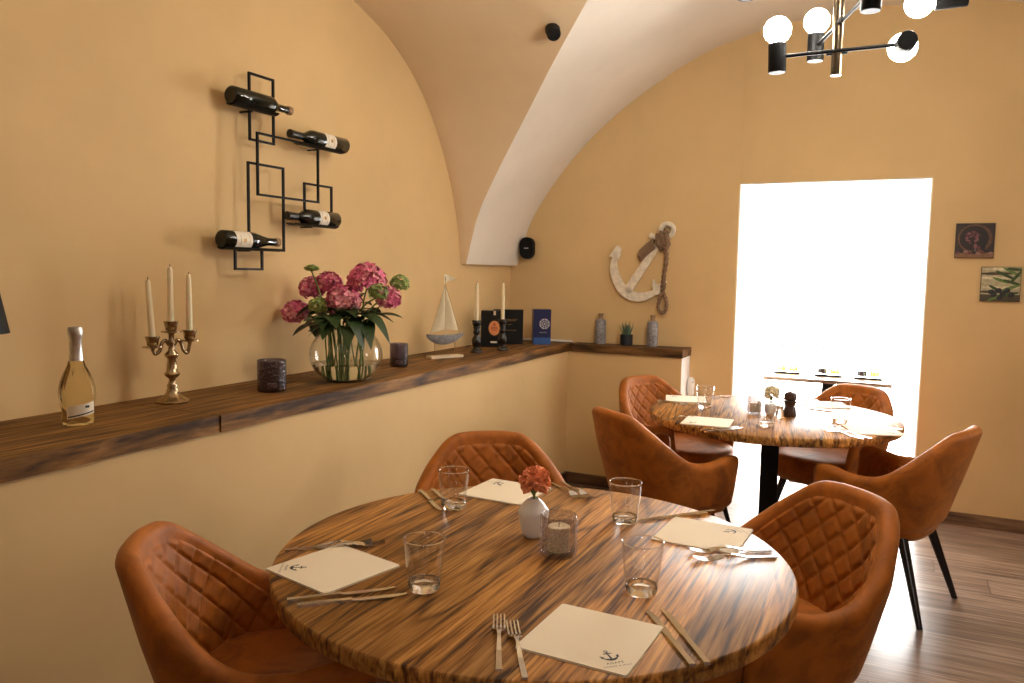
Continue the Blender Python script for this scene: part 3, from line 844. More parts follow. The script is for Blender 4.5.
def label_patch(mb, r, z0, z1, a0, a1, n=16, slant=0.0):
    mb.grid(lambda u, v: V(r * math.cos(lerp(a0, a1, u)), r * math.sin(lerp(a0, a1, u)), lerp(z0, z1, v) + slant * (u - 0.5)), n, 2)
mb = MB(); label_patch(mb, 0.0515, 0.032, 0.068, math.radians(-58), math.radians(32), slant=0.014); lb = obj('label', mb, M['paper'], t)
mb = MB(); label_patch(mb, 0.0520, 0.036, 0.040, math.radians(-55), math.radians(29), slant=0.014); label_patch(mb, 0.0520, 0.057, 0.064, math.radians(-2), math.radians(12), slant=0.0)
obj('label_print', mb, M['ink'], lb)
t.rotation_euler = (0, 0, math.radians(-10))

def taper_candle(name, r, h, parent=None):
    mb = MB().lathe([(0, 0), (r, 0), (r * 0.98, h * 0.3), (r * 0.78, h * 0.93), (r * 0.55, h * 0.985), (0, h)], 20)
    return obj(name, mb, M['wax'], parent)
CAND = []
def candle(loc, label, r, h, tilt=(0, 0)):
    t = thing('taper_candle', label, 'candle', loc, 0, 'ivory taper candles'); t.rotation_euler = (tilt[0], tilt[1], 0)
    taper_candle('wax', r, h, t)
    obj('wick', MB().tube([(0, 0, h - 0.004), (0.001, 0, h + 0.008)], 0.0012, 6), M['wick'], t)
    return t
cx, cy = -2.300, 1.975
ca = math.radians(62)
t = thing('candelabra', 'three-armed silvery brass candelabra on the ledge', 'candelabra', (cx, cy, ZS), ca)
prof = [(0, 0), (0.055, 0), (0.057, 0.005), (0.050, 0.012), (0.034, 0.020), (0.022, 0.036), (0.017, 0.055), (0.019, 0.062), (0.013, 0.07), (0.011, 0.085), (0.024, 0.096), (0.027, 0.103),
        (0.019, 0.112), (0.017, 0.13), (0.014, 0.155), (0.024, 0.168), (0.024, 0.174), (0.012, 0.186), (0.010, 0.205), (0.014, 0.214), (0.009, 0.226), (0.0095, 0.244), (0.013, 0.248), (0, 0.249)]
obj('candelabra_stem', MB().lathe(prof, 28, mod=lambda a, z: 1 + (0.05 * math.cos(8 * a) if z < 0.02 else 0)), M['brass'], t, ang=60)
def cup(mb, x, z):
    mb.lathe([(0.006, z - 0.018), (0.008, z - 0.008), (0.034, z - 0.004), (0.034, z), (0.013, z + 0.001), (0.019, z + 0.006), (0.021, z + 0.022), (0.025, z + 0.032), (0.025, z + 0.035), (0.0145, z + 0.035), (0.0145, z + 0.012), (0, z + 0.012)], 28, Matrix.Translation((x, 0, 0)))
AR = [(-0.062, 0.203), (0.062, 0.222)]
for x, zc in AR:
    s = 1 if x > 0 else -1
    pts = catmull([(s * 0.008, 0, 0.205), (s * 0.020, 0, 0.222), (s * 0.032, 0, 0.212), (s * 0.040, 0, 0.186), (s * 0.054, 0, 0.176), (x, 0, zc - 0.012)], 6)
    arm = obj('candelabra_arm', MB().tube(pts, 0.0065, 10), M['brass'], t)
    mb = MB(); cup(mb, x, zc); obj('candle_cup', mb, M['brass'], arm, ang=60)
mb = MB(); cup(mb, 0, 0.255); obj('candle_cup', mb, M['brass'], t, ang=60)
def on_arm(x, z): return (cx + x * math.cos(ca), cy + x * math.sin(ca), ZS + z)
candle(on_arm(-0.062, 0.216), 'ivory taper leaning in the lowest cup of the candelabra, nearest the sparkling wine', 0.0112, 0.222, (0.03, -0.04))
candle(on_arm(0, 0.268), 'ivory taper in the raised middle cup of the candelabra', 0.0112, 0.215)
candle(on_arm(0.062, 0.235), 'ivory taper in the candelabra cup nearest the flowers', 0.0112, 0.222)

# flower vase
VC = V(-2.130, 2.745, ZS)
t = thing('flower_vase', 'round clear glass bowl vase with water holding pink hydrangeas', 'vase', VC)
R, RV, cz = 0.157, 0.134, 0.114
w = 0.004
out, inn = [(0, 0.0)], []
lo, hi = -math.asin(cz / RV), math.radians(66)
for k in range(0, 29):
    a = lerp(lo, hi, k / 28); out.append((R * math.cos(a), cz + RV * math.sin(a)))
out.append((0.070, cz + RV * math.sin(hi) + 0.012))
lo2 = -math.asin((cz - 0.009) / (RV - w))
for k in range(28, -1, -1):
    a = lerp(lo2, hi, k / 28); inn.append(((R - w) * math.cos(a), cz + (RV - w) * math.sin(a)))
obj('vase_body', MB().lathe(out + inn + [(0, 0.009)], 64, cap=False), M['thin'], t, ang=60)
wl = 0.078; wp = [(0, 0.0095)]
for k in range(13):
    z = lerp(0.010, wl, k / 12); wp.append(((R - w) * math.sqrt(max(0, 1 - ((z - cz) / (RV - w)) ** 2)) - 0.0006, z))
obj('water', MB().lathe(wp + [(0, wl)], 64, cap=False), M['water'], t)

def floret_head(mb, r, n, rnd, fs=0.021, zmin=-0.6):
    for i in range(n):
        z = lerp(1, zmin, (i + 0.5) / n); a = i * 2.39996 + rnd.uniform(-0.2, 0.2)
        d = V(math.sqrt(1 - z * z) * math.cos(a), math.sqrt(1 - z * z) * math.sin(a), z)
        d = (d + V(rnd.uniform(-.2, .2), rnd.uniform(-.2, .2), rnd.uniform(-.2, .2))).normalized()
        c = d * r * rnd.uniform(0.86, 1.04); t = d.orthogonal().normalized(); t = Matrix.Rotation(rnd.uniform(0, PI), 3, d) @ t; b = d.cross(t)
        s = fs * rnd.uniform(0.8, 1.15); mi = 0 if rnd.random() < 0.6 else 1
        o = mb.bm.verts.new(c - d * s * 0.15)
        for q in range(4):
            e1 = (t * math.cos(q * PI / 2) + b * math.sin(q * PI / 2)); e2 = d.cross(e1)
            lift = d * s * rnd.uniform(-0.05, 0.3)
            v = [mb.bm.verts.new(c + e1 * s * 0.5 + e2 * s * 0.42 + lift * .6), mb.bm.verts.new(c + e1 * s * 0.95 + lift), mb.bm.verts.new(c + e1 * s * 0.5 - e2 * s * 0.42 + lift * .6)]
            f = mb.bm.faces.new((o, v[2], v[1], v[0])); f.material_index = mi
def leaf(mb, base, tip, w, droop=0.0, up=V(0, 0, 1)):
    base, tip = Vector(base), Vector(tip); d = tip - base; L = d.length; d.normalize()
    sd = d.cross(up)
    if sd.length < 1e-3: sd = d.orthogonal()
    sd.normalize(); nn = sd.cross(d)
    n = 8; rows = []
    for i in range(n + 1):
        t = i / n; ww = w * math.sin(PI * t ** 0.8) ** 0.9 if 0 < t < 1 else 0.001
        c = base + d * (L * t) - V(0, 0, droop * t * t)
        rows.append([mb.bm.verts.new(c - sd * ww + nn * ww * 0.25), mb.bm.verts.new(c), mb.bm.verts.new(c + sd * ww + nn * ww * 0.25)])
    for a, b in zip(rows, rows[1:]):
        for k in range(2): mb.bm.faces.new((a[k], a[k + 1], b[k + 1], b[k]))
def hydrangea(c, r, label, kind, seed, n=None, squash=0.9):
    """c: centre of the head, world"""
    rnd = random.Random(seed); c = Vector(c)
    foot = VC + V(rnd.uniform(-.07, .07), rnd.uniform(-.07, .07), 0.013)
    t = thing('hydrangea' if kind == 'pink' else 'green_viburnum', label, 'flower', foot, 0, 'flowers in the bowl vase')
    off = c - foot; neck = V(off.x * 0.12 + rnd.uniform(-.02, .02), off.y * 0.12 + rnd.uniform(-.02, .02), 0.205)
    pts = catmull([(0, 0, 0), neck * 0.55 + V(0, 0, 0.01), neck, neck.lerp(off, 0.55) + V(0, 0, 0.015), off - V(0, 0, r * 0.4)], 6)
    obj('flower_stem', MB().tube(pts, lambda u: lerp(0.0042, 0.003, u), 8), M['stem'], t)
    mb = MB(); floret_head(mb, r, n or int(36 + r * 520), rnd, 0.030 if kind == 'pink' else 0.012)
    mats = [M['pink'], M['pink2']] if kind == 'pink' else [M['greenflower'], M['stem']]
    obj('flower_head', mb, mats, t, False, Matrix.Translation(off) @ Matrix.Diagonal((1, 1, squash, 1)))
    mb = MB()
    for k in range(2 if kind == 'pink' else 1):
        a = rnd.uniform(0, 2 * PI); b = neck.lerp(off, rnd.uniform(0.3, 0.6))
        dr = V(off.x, off.y, 0); dr = dr.normalized() if dr.length > 0.01 else V(0, 0, 0)
        leaf(mb, b, b + V(math.cos(a) * 0.09, math.sin(a) * 0.09, rnd.uniform(-0.05, 0.03)) + dr * 0.05, rnd.uniform(0.03, 0.042), 0.03)
    obj('leaf', mb, M['leaf'], t)

for c, r, lab, kd, sd in (
    ((-2.385, 2.725, 1.262), 0.056, 'pink hydrangea head lowest and outermost toward the candelabra', 'pink', 1),
    ((-2.345, 2.780, 1.372), 0.052, 'small mauve pink hydrangea under the green umbel', 'pink', 2),
    ((-2.270, 2.805, 1.396), 0.052, 'small pink hydrangea behind the front head, toward the green umbel', 'pink', 3),
    ((-2.121, 2.720, 1.325), 0.070, 'light pink hydrangea head in the front middle of the bouquet', 'pink', 4),
    ((-2.060, 2.800, 1.410), 0.082, 'largest deep pink hydrangea head at the top of the bouquet', 'pink', 5),
    ((-1.985, 2.850, 1.338), 0.050, 'pink hydrangea head on the sailboat side of the bouquet', 'pink', 6),
    ((-2.330, 2.760, 1.462), 0.030, 'flat green umbel rising above the pink heads', 'green', 7),
    ((-2.215, 2.665, 1.300), 0.042, 'green floret cluster between two pink heads low in the bouquet', 'green', 8),
    ((-1.930, 2.700, 1.366), 0.042, 'pale green floret cluster beside the largest pink head', 'green', 9),
    ((-1.950, 2.890, 1.402), 0.042, 'dark green floret cluster outermost toward the sailboat', 'green', 10)):
    hydrangea(c, r, lab, kd, sd, None if kd == 'pink' else 90, 0.9 if sd != 7 else 0.5)
rnd = random.Random(21)
for i, (a, L, zz, dr) in enumerate(((2.6, 0.20, 0.30, 0.06), (3.3, 0.19, 0.25, 0.09), (4.0, 0.20, 0.28, 0.05), (4.7, 0.18, 0.26, 0.07), (5.3, 0.20, 0.29, 0.08), (5.9, 0.22, 0.30, 0.14),
                                    (0.3, 0.22, 0.32, 0.10), (1.0, 0.17, 0.33, 0.05), (4.4, 0.17, 0.28, 0.04), (5.0, 0.19, 0.29, 0.06), (5.6, 0.16, 0.27, 0.16), (3.6, 0.16, 0.34, 0.02), (4.2, 0.15, 0.30, 0.02), (4.9, 0.16, 0.29, 0.05), (5.5, 0.18, 0.32, 0.05), (6.1, 0.17, 0.34, 0.06), (3.0, 0.18, 0.31, 0.04), (1.6, 0.15, 0.36, 0.0), (0.8, 0.15, 0.36, 0.02))):
    foot = VC + V(rnd.uniform(-.07, .07), rnd.uniform(-.07, .07), 0.013)
    t = thing('leafy_sprig', 'leafy green sprig among the hydrangeas', 'leaf sprig', foot, 0, 'green sprigs in the bowl vase')
    top = V(math.cos(a) * 0.05, math.sin(a) * 0.05, zz - 0.02)
    obj('sprig_stem', MB().tube(catmull([(0, 0, 0), (top.x * 0.4, top.y * 0.4, 0.1), (top.x * 0.7, top.y * 0.7, 0.2), top], 5), 0.003, 8), M['stem'], t)
    for k in range(2):
        aa = a + (k - 0.5) * 0.7; mb = MB()
        leaf(mb, top * (0.88 + 0.12 * k), top + V(math.cos(aa) * L * 0.62, math.sin(aa) * L * 0.62, rnd.uniform(0.0, 0.05)), 0.036, dr)
        obj('leaf', mb, M['leaf'], t)

# model sailboat
bc, ba = (-2.245, 3.775, ZS), math.radians(64)
t = thing('model_sailboat', 'small model sailboat with cream sails on a pale stand', 'model boat', bc, ba)
mb = MB().box((-0.105, -0.028, 0), (0.105, 0.028, 0.014)); mb.bevel(0.002, 1); obj('stand_base', mb, M['palewood'], t)
for x in (-0.07, 0.065): obj('stand_post', MB().tube([(x, 0, 0.012), (x, 0, 0.085)], 0.002, 8), M['steel'], t)
def hullf(u, v):
    x = lerp(-0.115, 0.120, u); k = math.sin(PI * (0.04 + 0.92 * u) ** 0.85) ** 0.7
    a = lerp(-PI / 2, PI / 2, v); dep = 0.052 * k; bw = 0.036 * k
    return V(x + 0.012 * (u - 0.5) * (1 - abs(math.sin(a))), bw * math.sin(a), 0.125 + 0.010 * (2 * u - 1) ** 2 - dep * math.cos(a))
mb = MB(); g = mb.grid(hullf, 24, 12)
for i in range(24): mb.bm.faces.new((g[i][0], g[i][12], g[i + 1][12], g[i + 1][0])) 
mb.bm.faces.new(g[0]); mb.bm.faces.new(g[24]); h = obj('hull', mb, M['hull'], t, ang=50)
obj('mast', MB().tube([(0.0, 0, 0.11), (0, 0, 0.43)], lambda u: lerp(0.0035, 0.002, u), 8), M['palewood'], t)
def sail(poly, bulge):
    mb = MB(); a, b, c = [Vector(p) for p in poly]
    def f(u, v):
        p = a.lerp(b, u); q = p.lerp(c, v); return q + V(0, bulge * math.sin(PI * u) * math.sin(PI * min(1, v + 0.15)), 0)
    mb.grid(lambda u, v: f(u, min(v, 0.995)), 10, 12); bmesh.ops.solidify(mb.bm, geom=mb.bm.faces[:], thickness=0.0012); return mb
obj('sail', sail([(-0.090, 0, 0.145), (-0.003, 0, 0.160), (-0.002, 0, 0.400)], -0.020), M['sail'], t)
obj('sail', sail([(0.005, 0, 0.160), (0.088, 0, 0.150), (0.004, 0, 0.390)], -0.020), M['sail'], t)
for x in (-0.1, 0.1): obj('rigging', MB().tube([(x, 0, 0.128), (0, 0, 0.408)], 0.0007, 6), M['copper'], t)
mb = MB(); mb.grid(lambda u, v: V(-0.008 + 0.068 * u, 0.010 * math.sin(4 * u), 0.405 + 0.056 * (v - 0.5) * (1 - 0.8 * u) + 0.030 + 0.008 * math.sin(3 * u)), 8, 3)
bmesh.ops.solidify(mb.bm, geom=mb.bm.faces[:], thickness=0.001); obj('pennant', mb, M['sail'], t)
obj('pennant_staff', MB().tube([(0, 0, 0.42), (0, 0, 0.452)], 0.0016, 6), M['mill'], t)

# black turned candlesticks
cs = None
for loc, lab, cl in (((-2.225, 4.105, ZS), 'black turned candlestick nearest the sailboat', 'ivory taper in the candlestick next to the sailboat'),
                     ((-2.155, 4.310, ZS), 'black turned candlestick in front of the big black box', 'ivory taper in the candlestick in front of the big black box')):
    if cs is None:
        cs = thing('candlestick', lab, 'candlestick', loc, 0, 'black candlesticks')
        p = [(0, 0), (0.036, 0), (0.037, 0.008), (0.031, 0.018), (0.021, 0.026), (0.018, 0.034), (0.024, 0.048), (0.029, 0.066), (0.026, 0.084), (0.017, 0.1), (0.015, 0.108), (0.021, 0.118), (0.021, 0.126),
             (0.016, 0.136), (0.021, 0.152), (0.020, 0.160)]
        obj('turned_stem', MB().lathe(p + [(0, 0.160)], 32), M['black_wood'], cs, ang=60)
        obj('candle_cup', MB().lathe([(0.019, 0.160), (0.026, 0.168), (0.028, 0.192), (0.026, 0.194), (0.0125, 0.194), (0.0125, 0.172), (0, 0.172)], 32), M['black_wood'], cs, ang=60)
    else: cs = dup(cs, lab, loc)
    candle((loc[0], loc[1], loc[2] + 0.173), cl, 0.0118, 0.245)

def carton(name, label, loc, rz, size, mat, cat='box'):
    t = thing(name, label, cat, loc, rz); w, d, h = size
    mb = MB().box((-w / 2, -d / 2, 0), (w / 2, d / 2, h)); mb.bevel(0.0015, 2)
    obj('box_body', mb, mat, t); return t, -d / 2
def ell(cx, cz, rx, rz_, n=36): return [(cx + rx * math.cos(2 * PI * i / n), cz + rz_ * math.sin(2 * PI * i / n)) for i in range(n)]
FR = lambda y: Matrix(((1, 0, 0, 0), (0, 0, -1, y), (0, 1, 0, 0), (0, 0, 0, 1)))   # polygon (x, z) on the plane facing -y
fa = math.radians(24)
t, yf_ = carton('gift_box', 'black carton with an orange oval label behind the candlesticks', (-2.330, 4.520, ZS), fa, (0.150, 0.09, 0.232), M['black_card'])
mb = MB().flat(ell(0.012, 0.122, 0.037, 0.047), 0.0006, FR(yf_)); lb = obj('oval_label', mb, M['orange'], t, False)
mb = MB()
for z, w_ in ((0.128, 0.040), (0.118, 0.046), (0.108, 0.036)): mb.flat([(0.012 - w_ / 2, z - 0.003), (0.012 + w_ / 2, z - 0.003), (0.012 + w_ / 2, z + 0.003), (0.012 - w_ / 2, z + 0.003)], 0.0009, FR(yf_))
mb.flat([(0.002, 0.138), (0.022, 0.138), (0.018, 0.150), (0.012, 0.156), (0.006, 0.150)], 0.0009, FR(yf_))
obj('label_print', mb, M['orange2'], lb, False)
mb = MB().flat([(-0.012, 0.026), (0.030, 0.026), (0.030, 0.038), (-0.012, 0.038)], 0.0006, FR(yf_)); obj('small_label', mb, M['paper'], t, False)
mb = MB().box((0.006, yf_ - 0.0015, 0.205), (0.020, yf_ + 0.01, 0.2325)); obj('closure_seal', mb, M['palewood'], t)
t, yf_ = carton('gift_box', 'large black carton with gold script standing at the wall corner', (-2.335, 4.755, ZS), math.radians(24), (0.200, 0.08, 0.230), M['black_card'])
mb = MB(); rnd = random.Random(4)
def script(mb, x0, x1, z, amp, n, y):
    pts = [V(lerp(x0, x1, i / n), y - 0.0007, z + amp * math.sin(i * 2.1) * rnd.uniform(0.4, 1) + 0.1 * amp * i / n) for i in range(n + 1)]
    mb.tube(catmull(pts, 3), 0.0011, 5)
script(mb, -0.03, 0.062, 0.164, 0.008, 22, yf_); script(mb, -0.022, 0.05, 0.156, 0.003, 10, yf_)
script(mb, -0.028, 0.055, 0.094, 0.005, 20, yf_); script(mb, 0.0, 0.024, 0.132, 0.003, 8, yf_)
obj('gold_script', mb, M['gold'], t)
t, yf_ = carton('gift_box', 'navy blue carton with a round silver emblem near the room corner', (-2.140, 4.865, ZS), math.radians(30), (0.118, 0.10, 0.236), M['navy'])
mb = MB().flat([(-0.059, 0.0015), (0.059, 0.0015), (0.059, 0.048), (-0.059, 0.048)], 0.0005, FR(yf_)); obj('blue_band', mb, M['blue'], t, False)
mb = MB()
def arcs(cx, cz, r0, r1, a0, a1, n=10):
    for i in range(n):
        p, q = lerp(a0, a1, i / n), lerp(a0, a1, (i + 1) / n)
        mb.flat([(cx + r0 * math.cos(p), cz + r0 * math.sin(p)), (cx + r1 * math.cos(p), cz + r1 * math.sin(p)), (cx + r1 * math.cos(q), cz + r1 * math.sin(q)), (cx + r0 * math.cos(q), cz + r0 * math.sin(q))], 0.0006, FR(yf_))
for k in range(8): arcs(0.016, 0.140, 0.026, 0.035, k * PI / 4 + 0.06, (k + 1) * PI / 4 - 0.06, 5); arcs(0.016, 0.140, 0.012, 0.022, k * PI / 4 + 0.14, (k + 1) * PI / 4 - 0.14, 4)
arcs(0.016, 0.140, 0.0, 0.007, 0, 2 * PI, 12); obj('round_emblem', mb, M['silverp'], t, False)
mb = MB()
for k in range(5): mb.flat([(-0.016 + 0.010 * k, 0.078), (-0.010 + 0.010 * k, 0.078), (-0.010 + 0.010 * k, 0.086), (-0.016 + 0.010 * k, 0.086)], 0.0006, FR(yf_))
obj('small_print', mb, M['hull'], t, False)

# short ledge
b0 = None
for loc, lab in (((-1.818, 5.150, ZS - 0.002), 'grey textured bottle vase on the short ledge, nearer the room corner'), ((-1.455, 5.165, ZS - 0.002), 'grey textured bottle vase at the open end of the short ledge')):
    if b0 is None:
        b0 = thing('bottle_vase', lab, 'vase', loc, 0, 'grey bottle vases')
        obj('vase_body', MB().lathe([(0, 0), (0.034, 0), (0.036, 0.003), (0.036, 0.155), (0.032, 0.166), (0.018, 0.172), (0, 0.172)], 40), M['greyceramic'], b0)
        obj('vase_neck', MB().lathe([(0.017, 0.171), (0.015, 0.176), (0.0145, 0.198), (0.019, 0.202), (0.019, 0.210), (0.014, 0.210), (0.012, 0.18), (0, 0.178)], 28), M['copper'], b0)
    else: b0 = dup(b0, lab, loc)
t = thing('potted_succulent', 'small spiky succulent in a dark pot on the short ledge', 'plant', (-1.632, 5.155, ZS - 0.002))
mb = MB().lathe([(0, 0), (0.039, 0), (0.042, 0.004), (0.042, 0.072), (0.039, 0.073), (0.038, 0.06), (0, 0.06)], 40); obj('pot', mb, M['navypot'], t)
obj('soil', MB().lathe([(0, 0.061), (0.0375, 0.0605), (0.0375, 0.062), (0, 0.065)], 24), M['wick'], t)
rnd = random.Random(5)
for k in range(16):
    a = k * 2.39996; tilt = 0.12 + 0.55 * (k / 16); L = rnd.uniform(0.075, 0.10) * (1 - 0.2 * k / 16)
    d = V(math.cos(a) * math.sin(tilt), math.sin(a) * math.sin(tilt), math.cos(tilt)); b = V(math.cos(a) * 0.012 * (0.4 + k / 16), math.sin(a) * 0.012 * (0.4 + k / 16), 0.061)
    mb = MB().tube([b, b + d * L * 0.35 , b + d * L * 0.7 + V(0, 0, 0.004), b + d * L + V(0, 0, 0.012)], lambda u: max(0.0006, 0.0062 * (1 - u) ** 0.7), 8)
    obj('spiky_leaf', mb, M['succulent'], t)
t = thing('wall_fixture', 'small white plastic fitting on the white end of the ledge wall', 'fitting', (-1.2205, 5.215, 0.66))
mb = MB().lathe([(0, 0), (0.020, 0), (0.024, 0.006), (0.024, 0.09), (0.020, 0.108), (0.010, 0.118), (0, 0.12)], 28, Matrix.Translation((0.0245, 0, 0))); obj('cover', mb, M['whiteplastic'], t)
obj('button', MB().lathe([(0.005, 0), (0.004, 0.002), (0, 0.002)], 14, Matrix.Translation((0.0405, -0.0165, 0.088)) @ Matrix.Rotation(PI / 2, 4, 'X') @ Matrix.Rotation(math.radians(45), 4, 'Y')), M['steel'], t)

# ------------------------------------------------------------------ wine rack on the side wall
XK = -2.405
t = thing('wine_rack', 'black metal wall wine rack of linked rectangles', 'wine rack', (XK, 2.6, 1.45))
def rect_frame(y0, y1, z0, z1, dx, sides='lrtb'):
    b = 0.0046; mb = MB(); y0 -= 2.6; y1 -= 2.6; z0 -= 1.45; z1 -= 1.45; x0, x1 = dx - b, dx + b
    if 'l' in sides: mb.box((x0, y0 - b, z0 - b), (x1, y0 + b, z1 + b))
    if 'r' in sides: mb.box((x0, y1 - b, z0 - b), (x1, y1 + b, z1 + b))
    if 't' in sides: mb.box((x0, y0 + b, z1 - b), (x1, y1 - b, z1 + b))
    if 'b' in sides: mb.box((x0, y0 + b, z0 - b), (x1, y1 - b, z0 + b))
    obj('rack_frame', mb, M['black_metal'], t, False)
rect_frame(2.475, 2.612, 1.983, 2.247, 0.0)
rect_frame(2.502, 2.880, 1.762, 2.012, 0.014)
rect_frame(2.463, 2.668, 1.536, 1.888, 0.0)
rect_frame(2.804, 2.992, 1.655, 1.840, 0.0)
rect_frame(2.372, 2.521, 1.454, 1.536, 0.014)
def cradle(y0, y1, z):
    mb = MB(); y0 -= 2.6; y1 -= 2.6; z -= 1.45
    n = 8; sec = []
    for k in range(n + 1):
        a = lerp(math.radians(228), math.radians(312), k / n); sec.append((0.040 * math.cos(a), 0.040 * math.sin(a)))
    sec += [(x * 0.94, zz * 0.94) for x, zz in reversed(sec)]
    mb.prism([(p[0], p[1]) for p in sec], y0, y1, Matrix(((1, 0, 0, 0.02), (0, 0, 1, 0), (0, 1, 0, z + 0.0395), (0, 0, 0, 1))))
    obj('bottle_cradle', mb, M['black_metal'], t, True)
    mb = MB().box((-0.052, (y0 + y1) / 2 - 0.006, z - 0.004), (0.01, (y0 + y1) / 2 + 0.006, z + 0.003)); obj('wall_bracket', mb, M['black_metal'], t, False)
CR = [(2.355, 2.600, 2.095), (2.740, 3.040, 2.000), (2.690, 2.990, 1.648), (2.295, 2.615, 1.530)]
for c in CR: cradle(*c)
WB = [(2.352, 1, 2.095, 0.345, 'dark wine bottle with no pale label, highest on the wall rack', 0), (3.065, -1, 2.000, 0.378, 'wine bottle with white label on the rack, second from the top', 1),
      (3.000, -1, 1.648, 0.335, 'wine bottle with white label on the rack above the hydrangeas', 1), (2.292, 1, 1.530, 0.322, 'burgundy-shaped wine bottle with a wide cream label, lowest on the rack', 2)]
for i, (yb, s, z, L, lab, kd) in enumerate(WB):
    b = thing('wine_bottle', lab, 'bottle', (XK + 0.02, yb, z + 0.0400), 0, 'wine bottles on the wall rack'); b.rotation_euler = (-s * PI / 2, 0, 0)
    k = L / 0.32; r = 0.0365
    if kd == 2: prof = [(0, 0.004), (r - 0.006, 0), (r, 0.006), (r, 0.15 * k), (r * 0.93, 0.175 * k), (r * 0.7, 0.21 * k), (0.017, 0.25 * k), (0.0155, 0.315 * k), (0, 0.316 * k)]
    else: prof = [(0, 0.004), (r - 0.006, 0), (r, 0.006), (r, 0.195 * k), (r * 0.96, 0.207 * k), (r * 0.75, 0.222 * k), (0.018, 0.238 * k), (0.0155, 0.25 * k), (0.0155, 0.315 * k), (0, 0.316 * k)]
    obj('bottle_body', MB().lathe(prof, 40), M['bottle'], b, ang=50)
    obj('capsule', MB().lathe([(0.0162, (0.262 if kd == 1 else 0.296) * k), (0.0165, 0.300 * k), (0.0185, 0.302 * k), (0.0185, 0.318 * k), (0, 0.32 * k)], 28), M['tan_capsule' if kd != 1 else 'capsule'], b)
    if kd:
        mb = MB(); zz = (0.085, 0.145) if kd == 1 else (0.05, 0.135)
        label_patch(mb, r + 0.0006, zz[0] * k, zz[1] * k, math.radians(-70), math.radians(130) if s > 0 else math.radians(120), 24)
        lb = obj('label', mb, M['paper'], b)
        mb = MB(); m0 = lerp(zz[0], zz[1], 0.5) * k
        label_patch(mb, r + 0.001, m0 - 0.008, m0 + 0.008, math.radians(-8), math.radians(14), 8)
        for q in (0.25, 0.8): mq = lerp(zz[0], zz[1], q) * k; label_patch(mb, r + 0.001, mq - 0.0012, mq + 0.0012, math.radians(-30), math.radians(35), 10)
        obj('label_print', mb, M['gold'], lb)

# ------------------------------------------------------------------ wall anchor with rope
def on_wall(x): return 5.12 + (x + 2.505) * (YB - 5.12) / (NX0 + 2.505)
wa = math.atan2(YB - 5.12, NX0 + 2.505)
t = thing('wall_anchor', 'weathered white wooden anchor with brown rope on the wall', 'wall decoration', (-1.56, on_wall(-1.56), 1.5), wa)
AX = Matrix(((1, 0, 0, 0), (0, 0, -1, 0), (0, 1, 0, 0), (0, 0, 0, 1)))   # drawing plane x/z, depth toward the room
def bar(mb, p, q, w0, w1, d0, d1):
    p, q = V(p[0], p[1], 0), V(q[0], q[1], 0); d = (q - p).normalized(); n = V(-d.y, d.x, 0)
    mb.prism([p + n * w0, p - n * w0, q - n * w1, q + n * w1], d0, d1, AX)
crown = (-0.095, -0.165); ringc = (0.165, 0.255)
mb = MB(); bar(mb, crown, (0.135, 0.205), 0.030, 0.019, 0.006, 0.034); mb.bevel(0.006, 2); obj('shank', mb, M['anchor'], t)
mb = MB(); P = [(-0.182, 0.085), (-0.190, 0.0), (-0.165, -0.085), (-0.105, -0.165), (-0.020, -0.196), (0.060, -0.180), (0.118, -0.146)]
c = catmull([(p[0], p[1], 0) for p in P], 6); n = len(c); poly_o, poly_i = [], []
for i in range(n):
    d = (c[min(n - 1, i + 1)] - c[max(0, i - 1)]).normalized(); nn = V(-d.y, d.x, 0); w_ = 0.014 + 0.019 * math.sin(PI * i / (n - 1))
    poly_o.append(c[i] - nn * w_); poly_i.append(c[i] + nn * w_)
mb.prism(poly_o + poly_i[::-1], 0.004, 0.034, AX); mb.bevel(0.006, 2); obj('anchor_arms', mb, M['anchor'], t)
mb = MB(); mb.prism([(-0.222, 0.075), (-0.150, 0.058), (-0.142, 0.135), (-0.170, 0.150)], 0.004, 0.044, AX); mb.bevel(0.007, 2); obj('fluke', mb, M['anchor'], t)
mb = MB(); mb.prism([(0.100, -0.180), (0.152, -0.170), (0.172, -0.085), (0.110, -0.110), (0.085, -0.075), (0.078, -0.120)], 0.004, 0.044, AX); mb.bevel(0.006, 2); obj('fluke', mb, M['anchor'], t)
mb = MB(); bar(mb, (0.050, 0.226), (0.178, 0.146), 0.016, 0.016, 0.004, 0.03); mb.bevel(0.005, 2); obj('stock', mb, M['anchor'], t)
cir = [V(ringc[0] + 0.042 * math.cos(2 * PI * k / 32), -0.024, ringc[1] + 0.042 * math.sin(2 * PI * k / 32)) for k in range(32)]
obj('anchor_ring', MB().tube(cir, 0.017, 10, closed=True), M['anchor'], t)
def rope(name, pts, r=0.011, parent=None):
    c = catmull([(p[0], -p[2], p[1]) for p in pts], 10); mb = MB()
    fr = []
    for k in range(2):                                 # two strands twisted round each other
        line = []
        for i, p in enumerate(c):
            d = (c[min(len(c) - 1, i + 1)] - c[max(0, i - 1)]).normalized(); a = d.orthogonal().normalized()
            a = (V(0, 1, 0) - d * d.y).normalized(); b = d.cross(a); f = i * 0.85 + k * PI
            line.append(p + (a * math.cos(f) + b * math.sin(f)) * r * 0.5)
        mb.tube(line, r * 0.72, 8)
    return obj(name, mb, M['rope'], parent)
